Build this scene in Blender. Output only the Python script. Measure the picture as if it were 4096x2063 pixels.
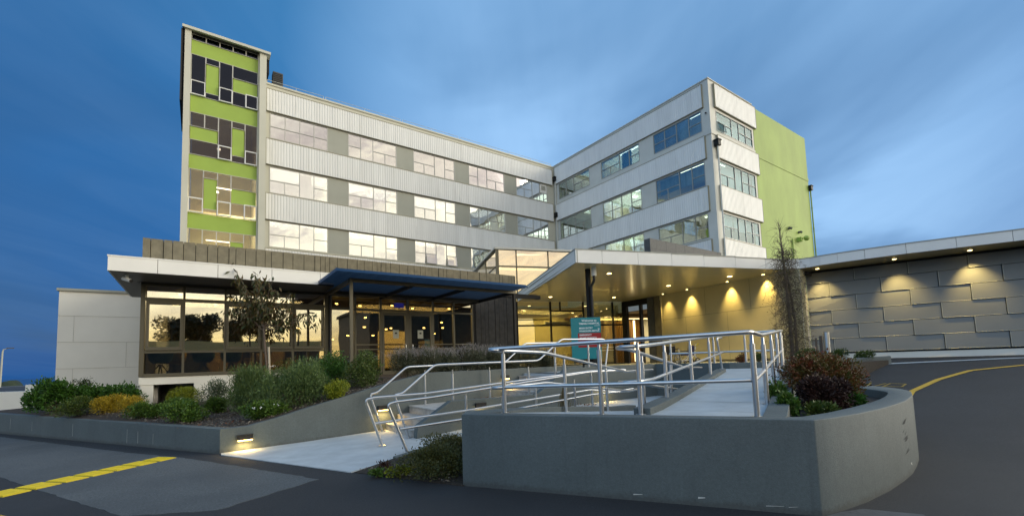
import bpy, bmesh, math, random
from mathutils import Vector, Matrix
import numpy as np
rnd = random.Random(7)
R = math.radians
for o in list(bpy.data.objects):
    bpy.data.objects.remove(o)
scene = bpy.context.scene
C = scene.collection

# ------------------------------------------------------------------ camera
cam_d = bpy.data.cameras.new("camera")
cam = bpy.data.objects.new("camera", cam_d)
C.objects.link(cam)
scene.camera = cam
YAW, PITCH, ROLL = R(54.6496), R(4.4369), R(-1.9030)
_f = Vector((math.cos(YAW) * math.cos(PITCH), math.sin(YAW) * math.cos(PITCH), math.sin(PITCH)))
_r = Vector((math.sin(YAW), -math.cos(YAW), 0))
_u = _r.cross(_f)
_r2 = _r * math.cos(ROLL) + _u * math.sin(ROLL)
_u2 = -_r * math.sin(ROLL) + _u * math.cos(ROLL)
M = Matrix((_r2, _u2, -_f)).transposed().to_4x4()
M.translation = Vector((0, 0, 1.6))
cam.matrix_world = M
cam_d.sensor_width = 36.0
cam_d.lens = 36.0 * 1776.21 / 4096
cam_d.shift_x = 0.0
cam_d.shift_y = (1306.88 - 1031.5) / 4096
cam_d.clip_start = 0.1
cam_d.clip_end = 9000

# ------------------------------------------------------------------ light
SUN_AZ = Vector((0.86, -0.51, 0)).normalized()
SUN_EL = R(7)
world = bpy.data.worlds.new("World")
scene.world = world
world.use_nodes = True
wn = world.node_tree
wn.nodes.clear()


def nd(nt, typ, ins=None, **kw):
    n = nt.nodes.new(typ)
    for k, v in kw.items():
        setattr(n, k, v)
    if ins:
        for k, v in ins.items():
            s = n.inputs[k]
            if hasattr(v, "is_output"):
                nt.links.new(v, s)
            else:
                s.default_value = v
    return n


def ramp(nt, fac, stops, interp='LINEAR'):
    n = nt.nodes.new('ShaderNodeValToRGB')
    cr = n.color_ramp
    cr.interpolation = interp
    while len(cr.elements) < len(stops):
        cr.elements.new(0.5)
    for e, (p, c) in zip(cr.elements, stops):
        e.position = p
        e.color = (c[0], c[1], c[2], 1) if len(c) == 3 else c
    nt.links.new(fac, n.inputs[0])
    return n.outputs[0]


def mixc(nt, fac, a, b, mode='MIX'):
    n = nt.nodes.new('ShaderNodeMix')
    n.data_type = 'RGBA'
    n.blend_type = mode
    for i, v in ((0, fac), (6, a), (7, b)):
        if hasattr(v, "is_output"):
            nt.links.new(v, n.inputs[i])
        else:
            n.inputs[i].default_value = v if i == 0 else (v[0], v[1], v[2], 1)
    return n.outputs[2]


def mth(nt, op, a, b=0.0, c=None, clamp=False):
    n = nt.nodes.new('ShaderNodeMath')
    n.operation = op
    n.use_clamp = clamp
    for i, v in enumerate((a, b) if c is None else (a, b, c)):
        if hasattr(v, "is_output"):
            nt.links.new(v, n.inputs[i])
        else:
            n.inputs[i].default_value = v
    return n.outputs[0]


def dotv(nt, v, d):
    n = nt.nodes.new('ShaderNodeVectorMath')
    n.operation = 'DOT_PRODUCT'
    nt.links.new(v, n.inputs[0])
    n.inputs[1].default_value = d
    return n.outputs['Value']


def build_sky():
    nt = wn
    tc = nd(nt, 'ShaderNodeTexCoord').outputs['Generated']
    sep = nd(nt, 'ShaderNodeSeparateXYZ', {0: tc})
    z = sep.outputs['Z']
    zc = mth(nt, 'MAXIMUM', z, 0.0)
    blue = ramp(nt, zc, [(0.0, (.004, .085, .29)), (.10, (.007, .105, .33)), (.3, (.020, .150, .40)), (.55, (.040, .19, .43)), (1, (.06, .20, .40))])
    # brighter veil of cloud over the middle and right of the view
    D1 = (_f * 1.0 + _r * 0.36 + _u * 0.42).normalized()
    b = mth(nt, 'MULTIPLY', mth(nt, 'SUBTRACT', dotv(nt, tc, D1), 0.74), 4.6, clamp=True)
    b = mth(nt, 'SMOOTH_MIN', b, 1.0, 0.3)
    # cloud coordinates on a flat layer overhead
    den = mth(nt, 'ADD', zc, 0.22)
    cx = mth(nt, 'DIVIDE', sep.outputs['X'], den)
    cy = mth(nt, 'DIVIDE', sep.outputs['Y'], den)
    cv = nd(nt, 'ShaderNodeCombineXYZ', {0: mth(nt, 'MULTIPLY', cx, 1.0), 1: mth(nt, 'MULTIPLY', cy, 0.75), 2: 0.3}).outputs[0]
    n1 = nd(nt, 'ShaderNodeTexNoise', {'Vector': cv, 'Scale': 0.85, 'Detail': 5, 'Roughness': .5, 'Distortion': .5}).outputs[0]
    cv2 = nd(nt, 'ShaderNodeCombineXYZ', {0: mth(nt, 'MULTIPLY', mth(nt, 'ADD', cx, cy), 0.55), 1: mth(nt, 'MULTIPLY', mth(nt, 'SUBTRACT', cy, cx), 2.0), 2: 4.3}).outputs[0]
    n2 = nd(nt, 'ShaderNodeTexNoise', {'Vector': cv2, 'Scale': 1.3, 'Detail': 7, 'Roughness': .55, 'Distortion': .8}).outputs[0]
    veil = mth(nt, 'MULTIPLY', b, ramp(nt, n1, [(.32, (.38,) * 3), (.60, (1,) * 3)]))
    veil = mth(nt, 'ADD', veil, mth(nt, 'MULTIPLY', ramp(nt, n2, [(.40, (0,) * 3), (.75, (1,) * 3)]), 0.13), clamp=True)
    col = mixc(nt, mth(nt, 'MULTIPLY', veil, .97), blue, (.29, .505, .80))
    side = mth(nt, 'MAXIMUM', mth(nt, 'SUBTRACT', 0.10, dotv(nt, tc, _r)), mth(nt, 'MULTIPLY', mth(nt, 'SUBTRACT', dotv(nt, tc, _r), 0.42), 1.3))
    sd = nd(nt, 'ShaderNodeMapRange', {0: side, 1: 0.30, 2: 0.80}, interpolation_type='SMOOTHSTEP').outputs[0]
    col = mixc(nt, mth(nt, 'MULTIPLY', sd, .50), col, (.008, .062, .22))
    dark = ramp(nt, n1, [(.40, (1,) * 3), (.56, (0,) * 3)])
    dark = mth(nt, 'MULTIPLY', dark, ramp(nt, zc, [(0.0, (.75,) * 3), (.45, (.5,) * 3), (.7, (0.1,) * 3)]))
    col = mixc(nt, mth(nt, 'MULTIPLY', dark, 0.80), col, (.017, .075, .20))
    # afterglow behind the camera
    A = SUN_AZ
    g = dotv(nt, tc, Vector((0.22, -0.93, 0.28)).normalized())
    gm = nd(nt, 'ShaderNodeMapRange', {0: g, 1: 0.22, 2: 0.86}, interpolation_type='SMOOTHSTEP').outputs[0]
    glow = ramp(nt, zc, [(0.0, (.95, .66, .20)), (.05, (1.10, .86, .36)), (.11, (1.22, 1.10, .72)), (.22, (1.60, 1.48, 1.20)), (.33, (1.42, 1.32, 1.14)), (.43, (1.22, 1.10, .95)), (.75, (.65, .80, 1.0)), (1, (.42, .65, .95))])
    gcl = ramp(nt, n2, [(.36, (.66, .62, .66)), (.60, (1.08, 1.06, 1.0))])
    glow = mixc(nt, 1.0, glow, gcl, 'MULTIPLY')
    fd = dotv(nt, tc, Vector((_f.x, _f.y, 0)).normalized())
    bk = nd(nt, 'ShaderNodeMapRange', {0: fd, 1: 0.05, 2: -0.55}, interpolation_type='SMOOTHSTEP').outputs[0]
    back = ramp(nt, zc, [(0.0, (.10, .22, .40)), (.15, (.30, .52, .84)), (.45, (.78, 1.12, 1.52)), (1, (.50, .78, 1.15))])
    col = mixc(nt, bk, col, mixc(nt, 1.0, back, gcl, 'MULTIPLY'))
    gb = nd(nt, 'ShaderNodeMapRange', {0: fd, 1: 0.12, 2: -0.25}, interpolation_type='SMOOTHSTEP').outputs[0]
    col = mixc(nt, mth(nt, 'MULTIPLY', gm, gb), col, glow)
    below = mth(nt, 'MULTIPLY', mth(nt, 'SUBTRACT', 0.0, z), 30.0, clamp=True)
    col = mixc(nt, below, col, (.05, .06, .07))
    sky = nd(nt, 'ShaderNodeTexSky', sky_type='NISHITA')
    sky.sun_disc = False
    sky.sun_elevation = SUN_EL
    sky.sun_rotation = math.atan2(SUN_AZ.x, SUN_AZ.y)
    sky.air_density = 1.0
    sky.dust_density = 1.5
    bg1 = nd(nt, 'ShaderNodeBackground', {'Color': sky.outputs[0], 'Strength': 0.01})
    bg2 = nd(nt, 'ShaderNodeBackground', {'Color': col, 'Strength': 0.98})
    add = nd(nt, 'ShaderNodeAddShader', {0: bg1.outputs[0], 1: bg2.outputs[0]})
    nd(nt, 'ShaderNodeOutputWorld', {'Surface': add.outputs[0]})


build_sky()
sun_d = bpy.data.lights.new("sun", 'SUN')
sun_d.energy = 2.9
sun_d.angle = R(45)
sun_d.color = (1.0, .91, .72)
sun = bpy.data.objects.new("sun", sun_d)
C.objects.link(sun)
sdir = Vector((SUN_AZ.x * math.cos(R(14)), SUN_AZ.y * math.cos(R(14)), math.sin(R(14))))
sun.rotation_euler = sdir.to_track_quat('Z', 'Y').to_euler()

scene.view_settings.view_transform = 'Standard'
scene.view_settings.look = 'None'
scene.view_settings.exposure = 0.27
scene.view_settings.gamma = 1.0
scene.render.engine = 'CYCLES'
scene.cycles.max_bounces = 7
scene.cycles.diffuse_bounces = 3
scene.cycles.glossy_bounces = 4
scene.cycles.transmission_bounces = 4
scene.cycles.transparent_max_bounces = 10
scene.cycles.caustics_reflective = False
scene.cycles.caustics_refractive = False
scene.cycles.sample_clamp_indirect = 3.0
scene.cycles.use_denoising = True


# ------------------------------------------------------------------ materials
def mat(name, col, rough=.6, metal=0.0, var=0.0, vscale=6.0, bump=0.0, bscale=80.0, spec=.5, emit=None, estr=0.0,
        stretch=None, spots=None, coat=0.0):
    m = bpy.data.materials.new(name)
    m.use_nodes = True
    nt = m.node_tree
    b = nt.nodes['Principled BSDF']
    b.inputs['Base Color'].default_value = (*col, 1)
    b.inputs['Roughness'].default_value = rough
    b.inputs['Metallic'].default_value = metal
    b.inputs['Specular IOR Level'].default_value = spec
    b.inputs['Coat Weight'].default_value = coat
    if emit:
        b.inputs['Emission Color'].default_value = (*emit, 1)
        b.inputs['Emission Strength'].default_value = estr
    tc = None
    if var or bump or spots:
        tc = nd(nt, 'ShaderNodeTexCoord').outputs['Object']
        if stretch:
            tc = nd(nt, 'ShaderNodeMapping', {'Vector': tc, 'Scale': stretch}).outputs[0]
    if var:
        n = nd(nt, 'ShaderNodeTexNoise', {'Vector': tc, 'Scale': vscale, 'Detail': 6, 'Roughness': .6}).outputs[0]
        c = ramp(nt, n, [(.3, tuple(x * (1 - var) for x in col)), (.7, tuple(min(1, x * (1 + var)) for x in col))])
        if spots:
            sc, amt, scol = spots
            n2 = nd(nt, 'ShaderNodeTexNoise', {'Vector': tc, 'Scale': sc, 'Detail': 3, 'Roughness': .7}).outputs[0]
            c = mixc(nt, mth(nt, 'MULTIPLY', ramp(nt, n2, [(.60, (0,) * 3), (.68, (1,) * 3)]), amt), c, scol)
        nt.links.new(c, b.inputs['Base Color'])
    if bump:
        n = nd(nt, 'ShaderNodeTexNoise', {'Vector': tc, 'Scale': bscale, 'Detail': 3, 'Roughness': .6}).outputs[0]
        bp = nd(nt, 'ShaderNodeBump', {'Strength': bump, 'Distance': .02, 'Height': n}).outputs[0]
        nt.links.new(bp, b.inputs['Normal'])
    return m


def glass(name, refl, tint=(.8, .85, .85), rc=(1, 1, 1), wave=0.0, wscale=1.5):
    m = bpy.data.materials.new(name)
    m.use_nodes = True
    nt = m.node_tree
    nt.nodes.clear()
    g = nd(nt, 'ShaderNodeBsdfGlossy', {'Color': (*rc, 1), 'Roughness': 0.015})
    if wave:
        tc = nd(nt, 'ShaderNodeTexCoord').outputs['Object']
        n = nd(nt, 'ShaderNodeTexNoise', {'Vector': tc, 'Scale': wscale, 'Detail': 1}).outputs[0]
        bp = nd(nt, 'ShaderNodeBump', {'Strength': wave, 'Distance': .02, 'Height': n}).outputs[0]
        nt.links.new(bp, g.inputs['Normal'])
    t = nd(nt, 'ShaderNodeBsdfTransparent', {'Color': (*tint, 1)})
    fk = .02 if refl < .035 else .25 if refl < .1 else .5
    lw = nd(nt, 'ShaderNodeLayerWeight', {'Blend': .35})
    fac = mth(nt, 'ADD', mth(nt, 'MULTIPLY', lw.outputs['Fresnel'], fk), refl, clamp=True)
    mx = nd(nt, 'ShaderNodeMixShader', {0: fac, 1: t.outputs[0], 2: g.outputs[0]})
    nd(nt, 'ShaderNodeOutputMaterial', {0: mx.outputs[0]})
    return m


def emis(name, col, s):
    m = bpy.data.materials.new(name)
    m.use_nodes = True
    nt = m.node_tree
    nt.nodes.clear()
    e = nd(nt, 'ShaderNodeEmission', {'Color': (*col, 1), 'Strength': s})
    nd(nt, 'ShaderNodeOutputMaterial', {0: e.outputs[0]})
    return m


def leafmat(name, c1, c2, rough=.55):
    """two leaf colours, chosen per leaf clump by position"""
    m = bpy.data.materials.new(name)
    m.use_nodes = True
    nt = m.node_tree
    b = nt.nodes['Principled BSDF']
    tc = nd(nt, 'ShaderNodeTexCoord').outputs['Object']
    n = nd(nt, 'ShaderNodeTexNoise', {'Vector': tc, 'Scale': 9.0, 'Detail': 4, 'Roughness': .7}).outputs[0]
    c = ramp(nt, n, [(.36, c1), (.64, c2)])
    nt.links.new(c, b.inputs['Base Color'])
    b.inputs['Roughness'].default_value = rough
    b.inputs['Specular IOR Level'].default_value = .35
    return m


def asphalt(name, col, blot):
    m = bpy.data.materials.new(name)
    m.use_nodes = True
    nt = m.node_tree
    b = nt.nodes['Principled BSDF']
    tc = nd(nt, 'ShaderNodeTexCoord').outputs['Object']
    n1 = nd(nt, 'ShaderNodeTexNoise', {'Vector': tc, 'Scale': 130.0, 'Detail': 3, 'Roughness': .7}).outputs[0]
    n4 = nd(nt, 'ShaderNodeTexNoise', {'Vector': tc, 'Scale': 38.0, 'Detail': 4, 'Roughness': .8}).outputs[0]
    n2 = nd(nt, 'ShaderNodeTexNoise', {'Vector': tc, 'Scale': .55, 'Detail': 6, 'Roughness': .6, 'Distortion': .4}).outputs[0]
    n3 = nd(nt, 'ShaderNodeTexVoronoi', {'Vector': tc, 'Scale': 26.0})
    c = ramp(nt, n1, [(.3, tuple(x * .66 for x in col)), (.7, tuple(x * 1.4 for x in col))])
    c = mixc(nt, .8, c, ramp(nt, n4, [(.35, (.55,) * 3), (.65, (1.5,) * 3)]), 'MULTIPLY')
    c = mixc(nt, mth(nt, 'MULTIPLY', ramp(nt, n2, [(.40, (0,) * 3), (.66, (1,) * 3)]), .6), c, blot)
    chip = mth(nt, 'MULTIPLY', ramp(nt, n3.outputs['Distance'], [(.05, (1,) * 3), (.09, (0,) * 3)]),
               ramp(nt, n3.outputs['Color'], [(.955, (0,) * 3), (.965, (1,) * 3)]))
    c = mixc(nt, mth(nt, 'MULTIPLY', chip, .6), c, (.3, .3, .28))
    nt.links.new(c, b.inputs['Base Color'])
    b.inputs['Roughness'].default_value = .8
    bp = nd(nt, 'ShaderNodeBump', {'Strength': .5, 'Distance': .01, 'Height': n1}).outputs[0]
    nt.links.new(bp, b.inputs['Normal'])
    return m




def wallmat(name, col, rough, var=.07, vscale=1.2, bump=.22, bscale=95, spots=None):
    """painted render with rain runs, patchy fading and a dirty line along the foot"""
    m = bpy.data.materials.new(name)
    m.use_nodes = True
    nt = m.node_tree
    b = nt.nodes['Principled BSDF']
    b.inputs['Roughness'].default_value = rough
    geo = nd(nt, 'ShaderNodeNewGeometry').outputs['Position']
    n1 = nd(nt, 'ShaderNodeTexNoise', {'Vector': geo, 'Scale': 1.1, 'Detail': 6, 'Roughness': .65}).outputs[0]
    c = ramp(nt, n1, [(.3, tuple(x * .86 for x in col)), (.7, tuple(x * 1.14 for x in col))])
    mp = nd(nt, 'ShaderNodeMapping', {'Vector': geo, 'Scale': (7, 7, .35)}).outputs[0]
    n2 = nd(nt, 'ShaderNodeTexNoise', {'Vector': mp, 'Scale': 1.6, 'Detail': 4, 'Roughness': .6}).outputs[0]
    c = mixc(nt, mth(nt, 'MULTIPLY', ramp(nt, n2, [(.54, (0,) * 3), (.72, (1,) * 3)]), .30), c, tuple(x * .72 for x in col))
    c = mixc(nt, mth(nt, 'MULTIPLY', ramp(nt, n2, [(.28, (1,) * 3), (.36, (0,) * 3)]), .25), c, tuple(min(1, x * 1.5) for x in col))
    z = nd(nt, 'ShaderNodeSeparateXYZ', {0: geo}).outputs['Z']
    n3 = nd(nt, 'ShaderNodeTexNoise', {'Vector': geo, 'Scale': 9.0, 'Detail': 4, 'Roughness': .7}).outputs[0]
    foot = mth(nt, 'SUBTRACT', mth(nt, 'MULTIPLY', n3, .16), z)
    foot = mth(nt, 'MULTIPLY', foot, 18.0, clamp=True)
    c = mixc(nt, mth(nt, 'MULTIPLY', foot, .55), c, (.055, .055, .05))
    n4 = nd(nt, 'ShaderNodeTexNoise', {'Vector': geo, 'Scale': 38.0, 'Detail': 3, 'Roughness': .7}).outputs[0]
    c = mixc(nt, 1.0, c, ramp(nt, n4, [(.3, (.86,) * 3), (.7, (1.14,) * 3)]), 'MULTIPLY')
    nt.links.new(c, b.inputs['Base Color'])
    nb = nd(nt, 'ShaderNodeTexNoise', {'Vector': geo, 'Scale': bscale, 'Detail': 3, 'Roughness': .6}).outputs[0]
    bp = nd(nt, 'ShaderNodeBump', {'Strength': bump * 1.0, 'Distance': .02, 'Height': nb}).outputs[0]
    nt.links.new(bp, b.inputs['Normal'])
    return m


MT = {}
MT['asphalt'] = asphalt('asphalt', (.028, .029, .031), (.016, .017, .019))
MT['asphalt_old'] = asphalt('asphalt_old', (.092, .100, .102), (.052, .058, .062))
MT['concrete'] = mat('concrete', (.42, .46, .48), .75, var=.13, vscale=2.2, bump=.12, bscale=60, spots=(9, .25, (.36, .38, .38)))
MT['concrete_step'] = mat('concrete_step', (.40, .385, .36), .8, var=.28, vscale=5, bump=.2, bscale=40, spots=(14, .5, (.2, .18, .15)))
MT['render_grey'] = wallmat('render_grey', (.098, .118, .118), .72, var=.07, vscale=1.2, bump=.22, bscale=95, spots=(3, .12, (.12, .13, .13)))
MT['render_top'] = mat('render_top', (.17, .20, .21), .75, var=.07, vscale=3, bump=.2, bscale=90)
MT['white_panel'] = mat('white_panel', (.80, .80, .77), .5, var=.035, vscale=1.5)
MT['annex_panel'] = mat('annex_panel', (.80, .79, .72), .6, var=.05, vscale=.8)
MT['cream_render'] = mat('cream_render', (.56, .56, .48), .75, var=.05, vscale=.7, bump=.05, bscale=40)
MT['corrugated'] = mat('corrugated', (.75, .765, .755), .45, var=.07, vscale=1.1, stretch=(1.6, 1.6, .10), spec=.5, spots=(2.4, .22, (.36, .37, .35)))
MT['pier_grey'] = mat('pier_grey', (.36, .37, .32), .7, var=.06, vscale=.8)
MT['edge_trim'] = mat('edge_trim', (.30, .28, .20), .6)
MT['wing_render'] = mat('wing_render', (.60, .61, .57), .7, var=.08, vscale=.6)
MT['green'] = mat('green', (.31, .445, .075), .65, var=.06, vscale=.8, bump=.05, bscale=40)
MT['green_wall'] = mat('green_wall', (.285, .405, .09), .7, var=.14, vscale=.6, bump=.06, bscale=30, stretch=(1, 1, .4))
MT['dark_metal'] = mat('dark_metal', (.014, .014, .014), .6, spec=.25)
MT['frame_bronze'] = mat('frame_bronze', (.115, .105, .075), .45, metal=.3)
MT['frame_light'] = mat('frame_light', (.50, .50, .46), .45)
MT['frame_wing'] = mat('frame_wing', (.36, .37, .36), .45)
MT['frame_white'] = mat('frame_white', (.74, .76, .76), .4)
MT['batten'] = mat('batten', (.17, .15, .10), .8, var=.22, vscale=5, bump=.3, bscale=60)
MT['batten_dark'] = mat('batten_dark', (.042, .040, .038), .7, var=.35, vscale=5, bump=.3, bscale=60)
MT['soffit'] = mat('soffit', (.52, .46, .28), .26, var=.03, vscale=2, spec=.6, coat=.2)
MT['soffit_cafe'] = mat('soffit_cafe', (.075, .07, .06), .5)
MT['beige'] = mat('beige', (.50, .45, .27), .75, var=.05, vscale=.7, bump=.04, bscale=40)
MT['joint'] = mat('joint', (.10, .10, .09), .8)
MT['clad_grey'] = mat('clad_grey', (.22, .235, .235), .5, metal=.0, var=.05, vscale=.8)
MT['clad_edge'] = mat('clad_edge', (.46, .50, .48), .4, metal=.2)
MT['stone'] = mat('stone', (.075, .080, .085), .7, var=.2, vscale=8, bump=.3, bscale=40)
MT['pilaster'] = mat('pilaster', (.17, .15, .10), .75, var=.2, vscale=3)
MT['steel'] = mat('steel', (.58, .59, .60), .34, metal=1.0, var=.06, vscale=30, stretch=(1, 1, 1))
MT['louvre'] = mat('louvre', (.009, .028, .070), .4, metal=.2, var=.05)
MT['mulch'] = mat('mulch', (.060, .042, .030), .9, var=.6, vscale=40, bump=1.0, bscale=45, spots=(60, .6, (.19, .15, .11)))
MT['soil'] = mat('soil', (.030, .024, .018), .95, var=.5, vscale=30, bump=.8, bscale=30)
MT['yellow'] = mat('yellow', (.62, .50, .02), .55, var=.12, vscale=14, bump=.2, bscale=30)
MT['yellow_line'] = mat('yellow_line', (.60, .36, .03), .7, var=.2, vscale=9)
MT['white_line'] = mat('white_line', (.42, .45, .46), .7, var=.2, vscale=8)
MT['bark'] = mat('bark', (.16, .12, .09), .9, var=.4, vscale=30, bump=.6, bscale=50)
MT['twig'] = mat('twig', (.13, .10, .075), .9, var=.3, vscale=20)
MT['stake'] = mat('stake', (.50, .44, .33), .8, var=.1)
MT['teal'] = mat('teal', (.004, .20, .225), .4)
MT['sign_red'] = mat('sign_red', (.30, .008, .012), .4)
MT['sign_white'] = mat('sign_white', (.80, .85, .85), .5)
MT['black'] = mat('black', (.012, .012, .013), .5)
MT['chrome'] = mat('chrome', (.7, .7, .7), .15, metal=1.0)
MT['navy'] = mat('navy', (.014, .02, .13), .6)
MT['paper'] = mat('paper', (.52, .54, .47), .7)
MT['blue_sign'] = mat('blue_sign', (.01, .05, .35), .5)
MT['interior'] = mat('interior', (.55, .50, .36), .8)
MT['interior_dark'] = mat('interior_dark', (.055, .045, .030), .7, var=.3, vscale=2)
MT['wood'] = mat('wood', (.22, .14, .045), .6, var=.3, vscale=3)
MT['ceiling_white'] = mat('ceiling_white', (.60, .58, .52), .8)
MT['chair_green'] = mat('chair_green', (.02, .07, .05), .6)
MT['chair_yellow'] = mat('chair_yellow', (.45, .27, .01), .6)
MT['chair_brown'] = mat('chair_brown', (.07, .05, .03), .6)
MT['slat'] = mat('slat', (.20, .10, .025), .6, var=.2, vscale=3)
MT['warm_wall'] = mat('warm_wall', (.60, .53, .32), .8)
MT['curtain'] = mat('curtain', (.42, .44, .42), .8, var=.25, vscale=1.2, stretch=(3, 3, .5))
MT['curtain_warm'] = mat('curtain_warm', (.72, .66, .54), .8, var=.22, vscale=1.2, stretch=(3, 3, .5))
MT['far_green'] = mat('far_green', (.022, .035, .018), .9, var=.4, vscale=.3)
MT['far_grey'] = mat('far_grey', (.12, .15, .19), .9)
MT['glass'] = glass('glass', .42, (.75, .80, .80), wave=.35, wscale=1.1)
MT['glass_wing'] = glass('glass_wing', .17, (.78, .88, .86), rc=(.85, .92, .95), wave=.35, wscale=1.1)
MT['glass_end'] = glass('glass_end', .03, (.74, .86, .88), rc=(.85, .95, 1), wave=.2, wscale=1.1)
MT['glass_tower'] = glass('glass_tower', .035, (.50, .47, .45), rc=(.8, .8, .9))
MT['glass_tower_dark'] = glass('glass_tower_dark', .03, (.10, .10, .13), rc=(.6, .7, 1))
MT['glass_tower_clear'] = glass('glass_tower_clear', .05, (.85, .82, .74))
MT['blind_blue'] = mat('blind_blue', (.20, .25, .27), .8, var=.2, vscale=1.2, stretch=(3, 3, .5))
MT['glass_cafe'] = glass('glass_cafe', .54, (.85, .80, .66), wave=.12, wscale=.9)
MT['glass_door'] = glass('glass_door', .34, (.85, .78, .58), wave=.12, wscale=.9)
MT['glass_lobby'] = glass('glass_lobby', .30, (.92, .88, .62))
MT['glass_link'] = glass('glass_link', .42, (.8, .75, .6), rc=(1, .93, .8), wave=.3, wscale=.7)
MT['lamp_warm'] = emis('lamp_warm', (1.0, .62, .16), 14)
MT['lamp_spot'] = emis('lamp_spot', (1.0, .74, .30), 9)
MT['lamp_strip'] = emis('lamp_strip', (1.0, .78, .36), 3.2)
MT['lamp_office'] = emis('lamp_office', (1.0, .93, .72), 3.4)
MT['lamp_cool'] = emis('lamp_cool', (.95, .97, .88), 3.0)
MT['lamp_blue'] = emis('lamp_blue', (.05, .06, .9), .5)


# ------------------------------------------------------------------ mesh helpers
class MB:
    def __init__(s):
        s.v = []
        s.f = []

    def add(s, vs, fs):
        n = len(s.v)
        s.v += [tuple(v) for v in vs]
        s.f += [tuple(i + n for i in f) for f in fs]
        return s

    def box(s, x0, x1, y0, y1, z0, z1):
        return s.add([(x0, y0, z0), (x1, y0, z0), (x1, y1, z0), (x0, y1, z0), (x0, y0, z1), (x1, y0, z1), (x1, y1, z1), (x0, y1, z1)],
                     [(3, 2, 1, 0), (4, 5, 6, 7), (0, 1, 5, 4), (1, 2, 6, 5), (2, 3, 7, 6), (3, 0, 4, 7)])

    def fbox(s, fr, a0, a1, b0, b1, z0, z1):
        """box in a local frame: fr = (origin2d, dir2d, normal2d); a along dir, b along normal"""
        o, d, n = fr
        P = lambda a, b, z: (o[0] + d[0] * a + n[0] * b, o[1] + d[1] * a + n[1] * b, z)
        return s.add([P(a0, b0, z0), P(a1, b0, z0), P(a1, b1, z0), P(a0, b1, z0), P(a0, b0, z1), P(a1, b0, z1), P(a1, b1, z1), P(a0, b1, z1)],
                     [(3, 2, 1, 0), (4, 5, 6, 7), (0, 1, 5, 4), (1, 2, 6, 5), (2, 3, 7, 6), (3, 0, 4, 7)])

    def prism(s, poly, z0, z1):
        """poly of (x,y); z0/z1 number or list per vertex"""
        n = len(poly)
        zb = z0 if isinstance(z0, (list, tuple)) else [z0] * n
        zt = z1 if isinstance(z1, (list, tuple)) else [z1] * n
        vs = [(p[0], p[1], zb[i]) for i, p in enumerate(poly)] + [(p[0], p[1], zt[i]) for i, p in enumerate(poly)]
        fs = [tuple(range(n - 1, -1, -1)), tuple(range(n, 2 * n))] + [(i, (i + 1) % n, n + (i + 1) % n, n + i) for i in range(n)]
        return s.add(vs, fs)

    def strip(s, A, B, zb, zt):
        """wall or slab between two matching polylines, one quad per segment, tops zt per point"""
        n = len(A)
        zb = zb if isinstance(zb, (list, tuple)) else [zb] * n
        vs = []
        for i in range(n):
            vs += [(A[i][0], A[i][1], zb[i]), (A[i][0], A[i][1], zt[i]), (B[i][0], B[i][1], zt[i]), (B[i][0], B[i][1], zb[i])]
        fs = [(0, 1, 2, 3), (4 * n - 1, 4 * n - 2, 4 * n - 3, 4 * n - 4)]
        for i in range(n - 1):
            a, b = 4 * i, 4 * i + 4
            fs += [(a, b, b + 1, a + 1), (a + 1, b + 1, b + 2, a + 2), (a + 2, b + 2, b + 3, a + 3), (a + 3, b + 3, b, a)]
        return s.add(vs, fs)

    def tube(s, pts, r, seg=8, cap=True):
        pts = [Vector(p) for p in pts]
        n = len(pts)
        rs = r if isinstance(r, (list, tuple)) else [r] * n
        rings = []
        prev = None
        for i, p in enumerate(pts):
            if i == 0:
                t = pts[1] - p
            elif i == n - 1:
                t = p - pts[i - 1]
            else:
                t = (pts[i + 1] - p).normalized() + (p - pts[i - 1]).normalized()
            t = t.normalized()
            if prev is None:
                a = Vector((0, 0, 1)) if abs(t.z) < .9 else Vector((1, 0, 0))
                u = t.cross(a).normalized()
            else:
                u = (prev - t * prev.dot(t)).normalized()
            prev = u
            w = t.cross(u)
            rings.append([p + (u * math.cos(2 * math.pi * k / seg) + w * math.sin(2 * math.pi * k / seg)) * rs[i] for k in range(seg)])
        vs = [v for rg in rings for v in rg]
        fs = []
        for i in range(n - 1):
            for k in range(seg):
                a = i * seg + k
                b = i * seg + (k + 1) % seg
                fs.append((a, b, b + seg, a + seg))
        if cap:
            fs.append(tuple(range(seg - 1, -1, -1)))
            fs.append(tuple((n - 1) * seg + k for k in range(seg)))
        return s.add(vs, fs)

    def cyl(s, x, y, z0, z1, r, seg=12, r2=None):
        return s.tube([(x, y, z0), (x, y, z1)], [r, r if r2 is None else r2], seg)

    def quad(s, a, b, c, d):
        return s.add([a, b, c, d], [(0, 1, 2, 3)])

    def build(s, name, m, parent=None, smooth=False, bevel=0.0, loc=None):
        me = bpy.data.meshes.new(name)
        vs = s.v
        off = Vector(parent_world(parent)) if parent is not None else Vector((0, 0, 0))
        org = Vector(loc) if loc is not None else off
        if org.length:
            vs = [(v[0] - org[0], v[1] - org[1], v[2] - org[2]) for v in vs]
        me.from_pydata(vs, [], s.f)
        me.materials.append(MT[m] if isinstance(m, str) else m)
        if smooth:
            me.polygons.foreach_set('use_smooth', [True] * len(me.polygons))
        me.update()
        o = bpy.data.objects.new(name, me)
        C.objects.link(o)
        if parent is not None:
            o.parent = parent
        o.location = org - off
        if bevel:
            b = o.modifiers.new('bevel', 'BEVEL')
            b.width = bevel
            b.segments = 2
            b.limit_method = 'ANGLE'
        if smooth:
            e = o.modifiers.new('split', 'EDGE_SPLIT')
            e.split_angle = R(50)
        return o


def parent_world(p):
    v = Vector((0, 0, 0))
    while p is not None:
        v += p.location
        p = p.parent
    return v


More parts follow.
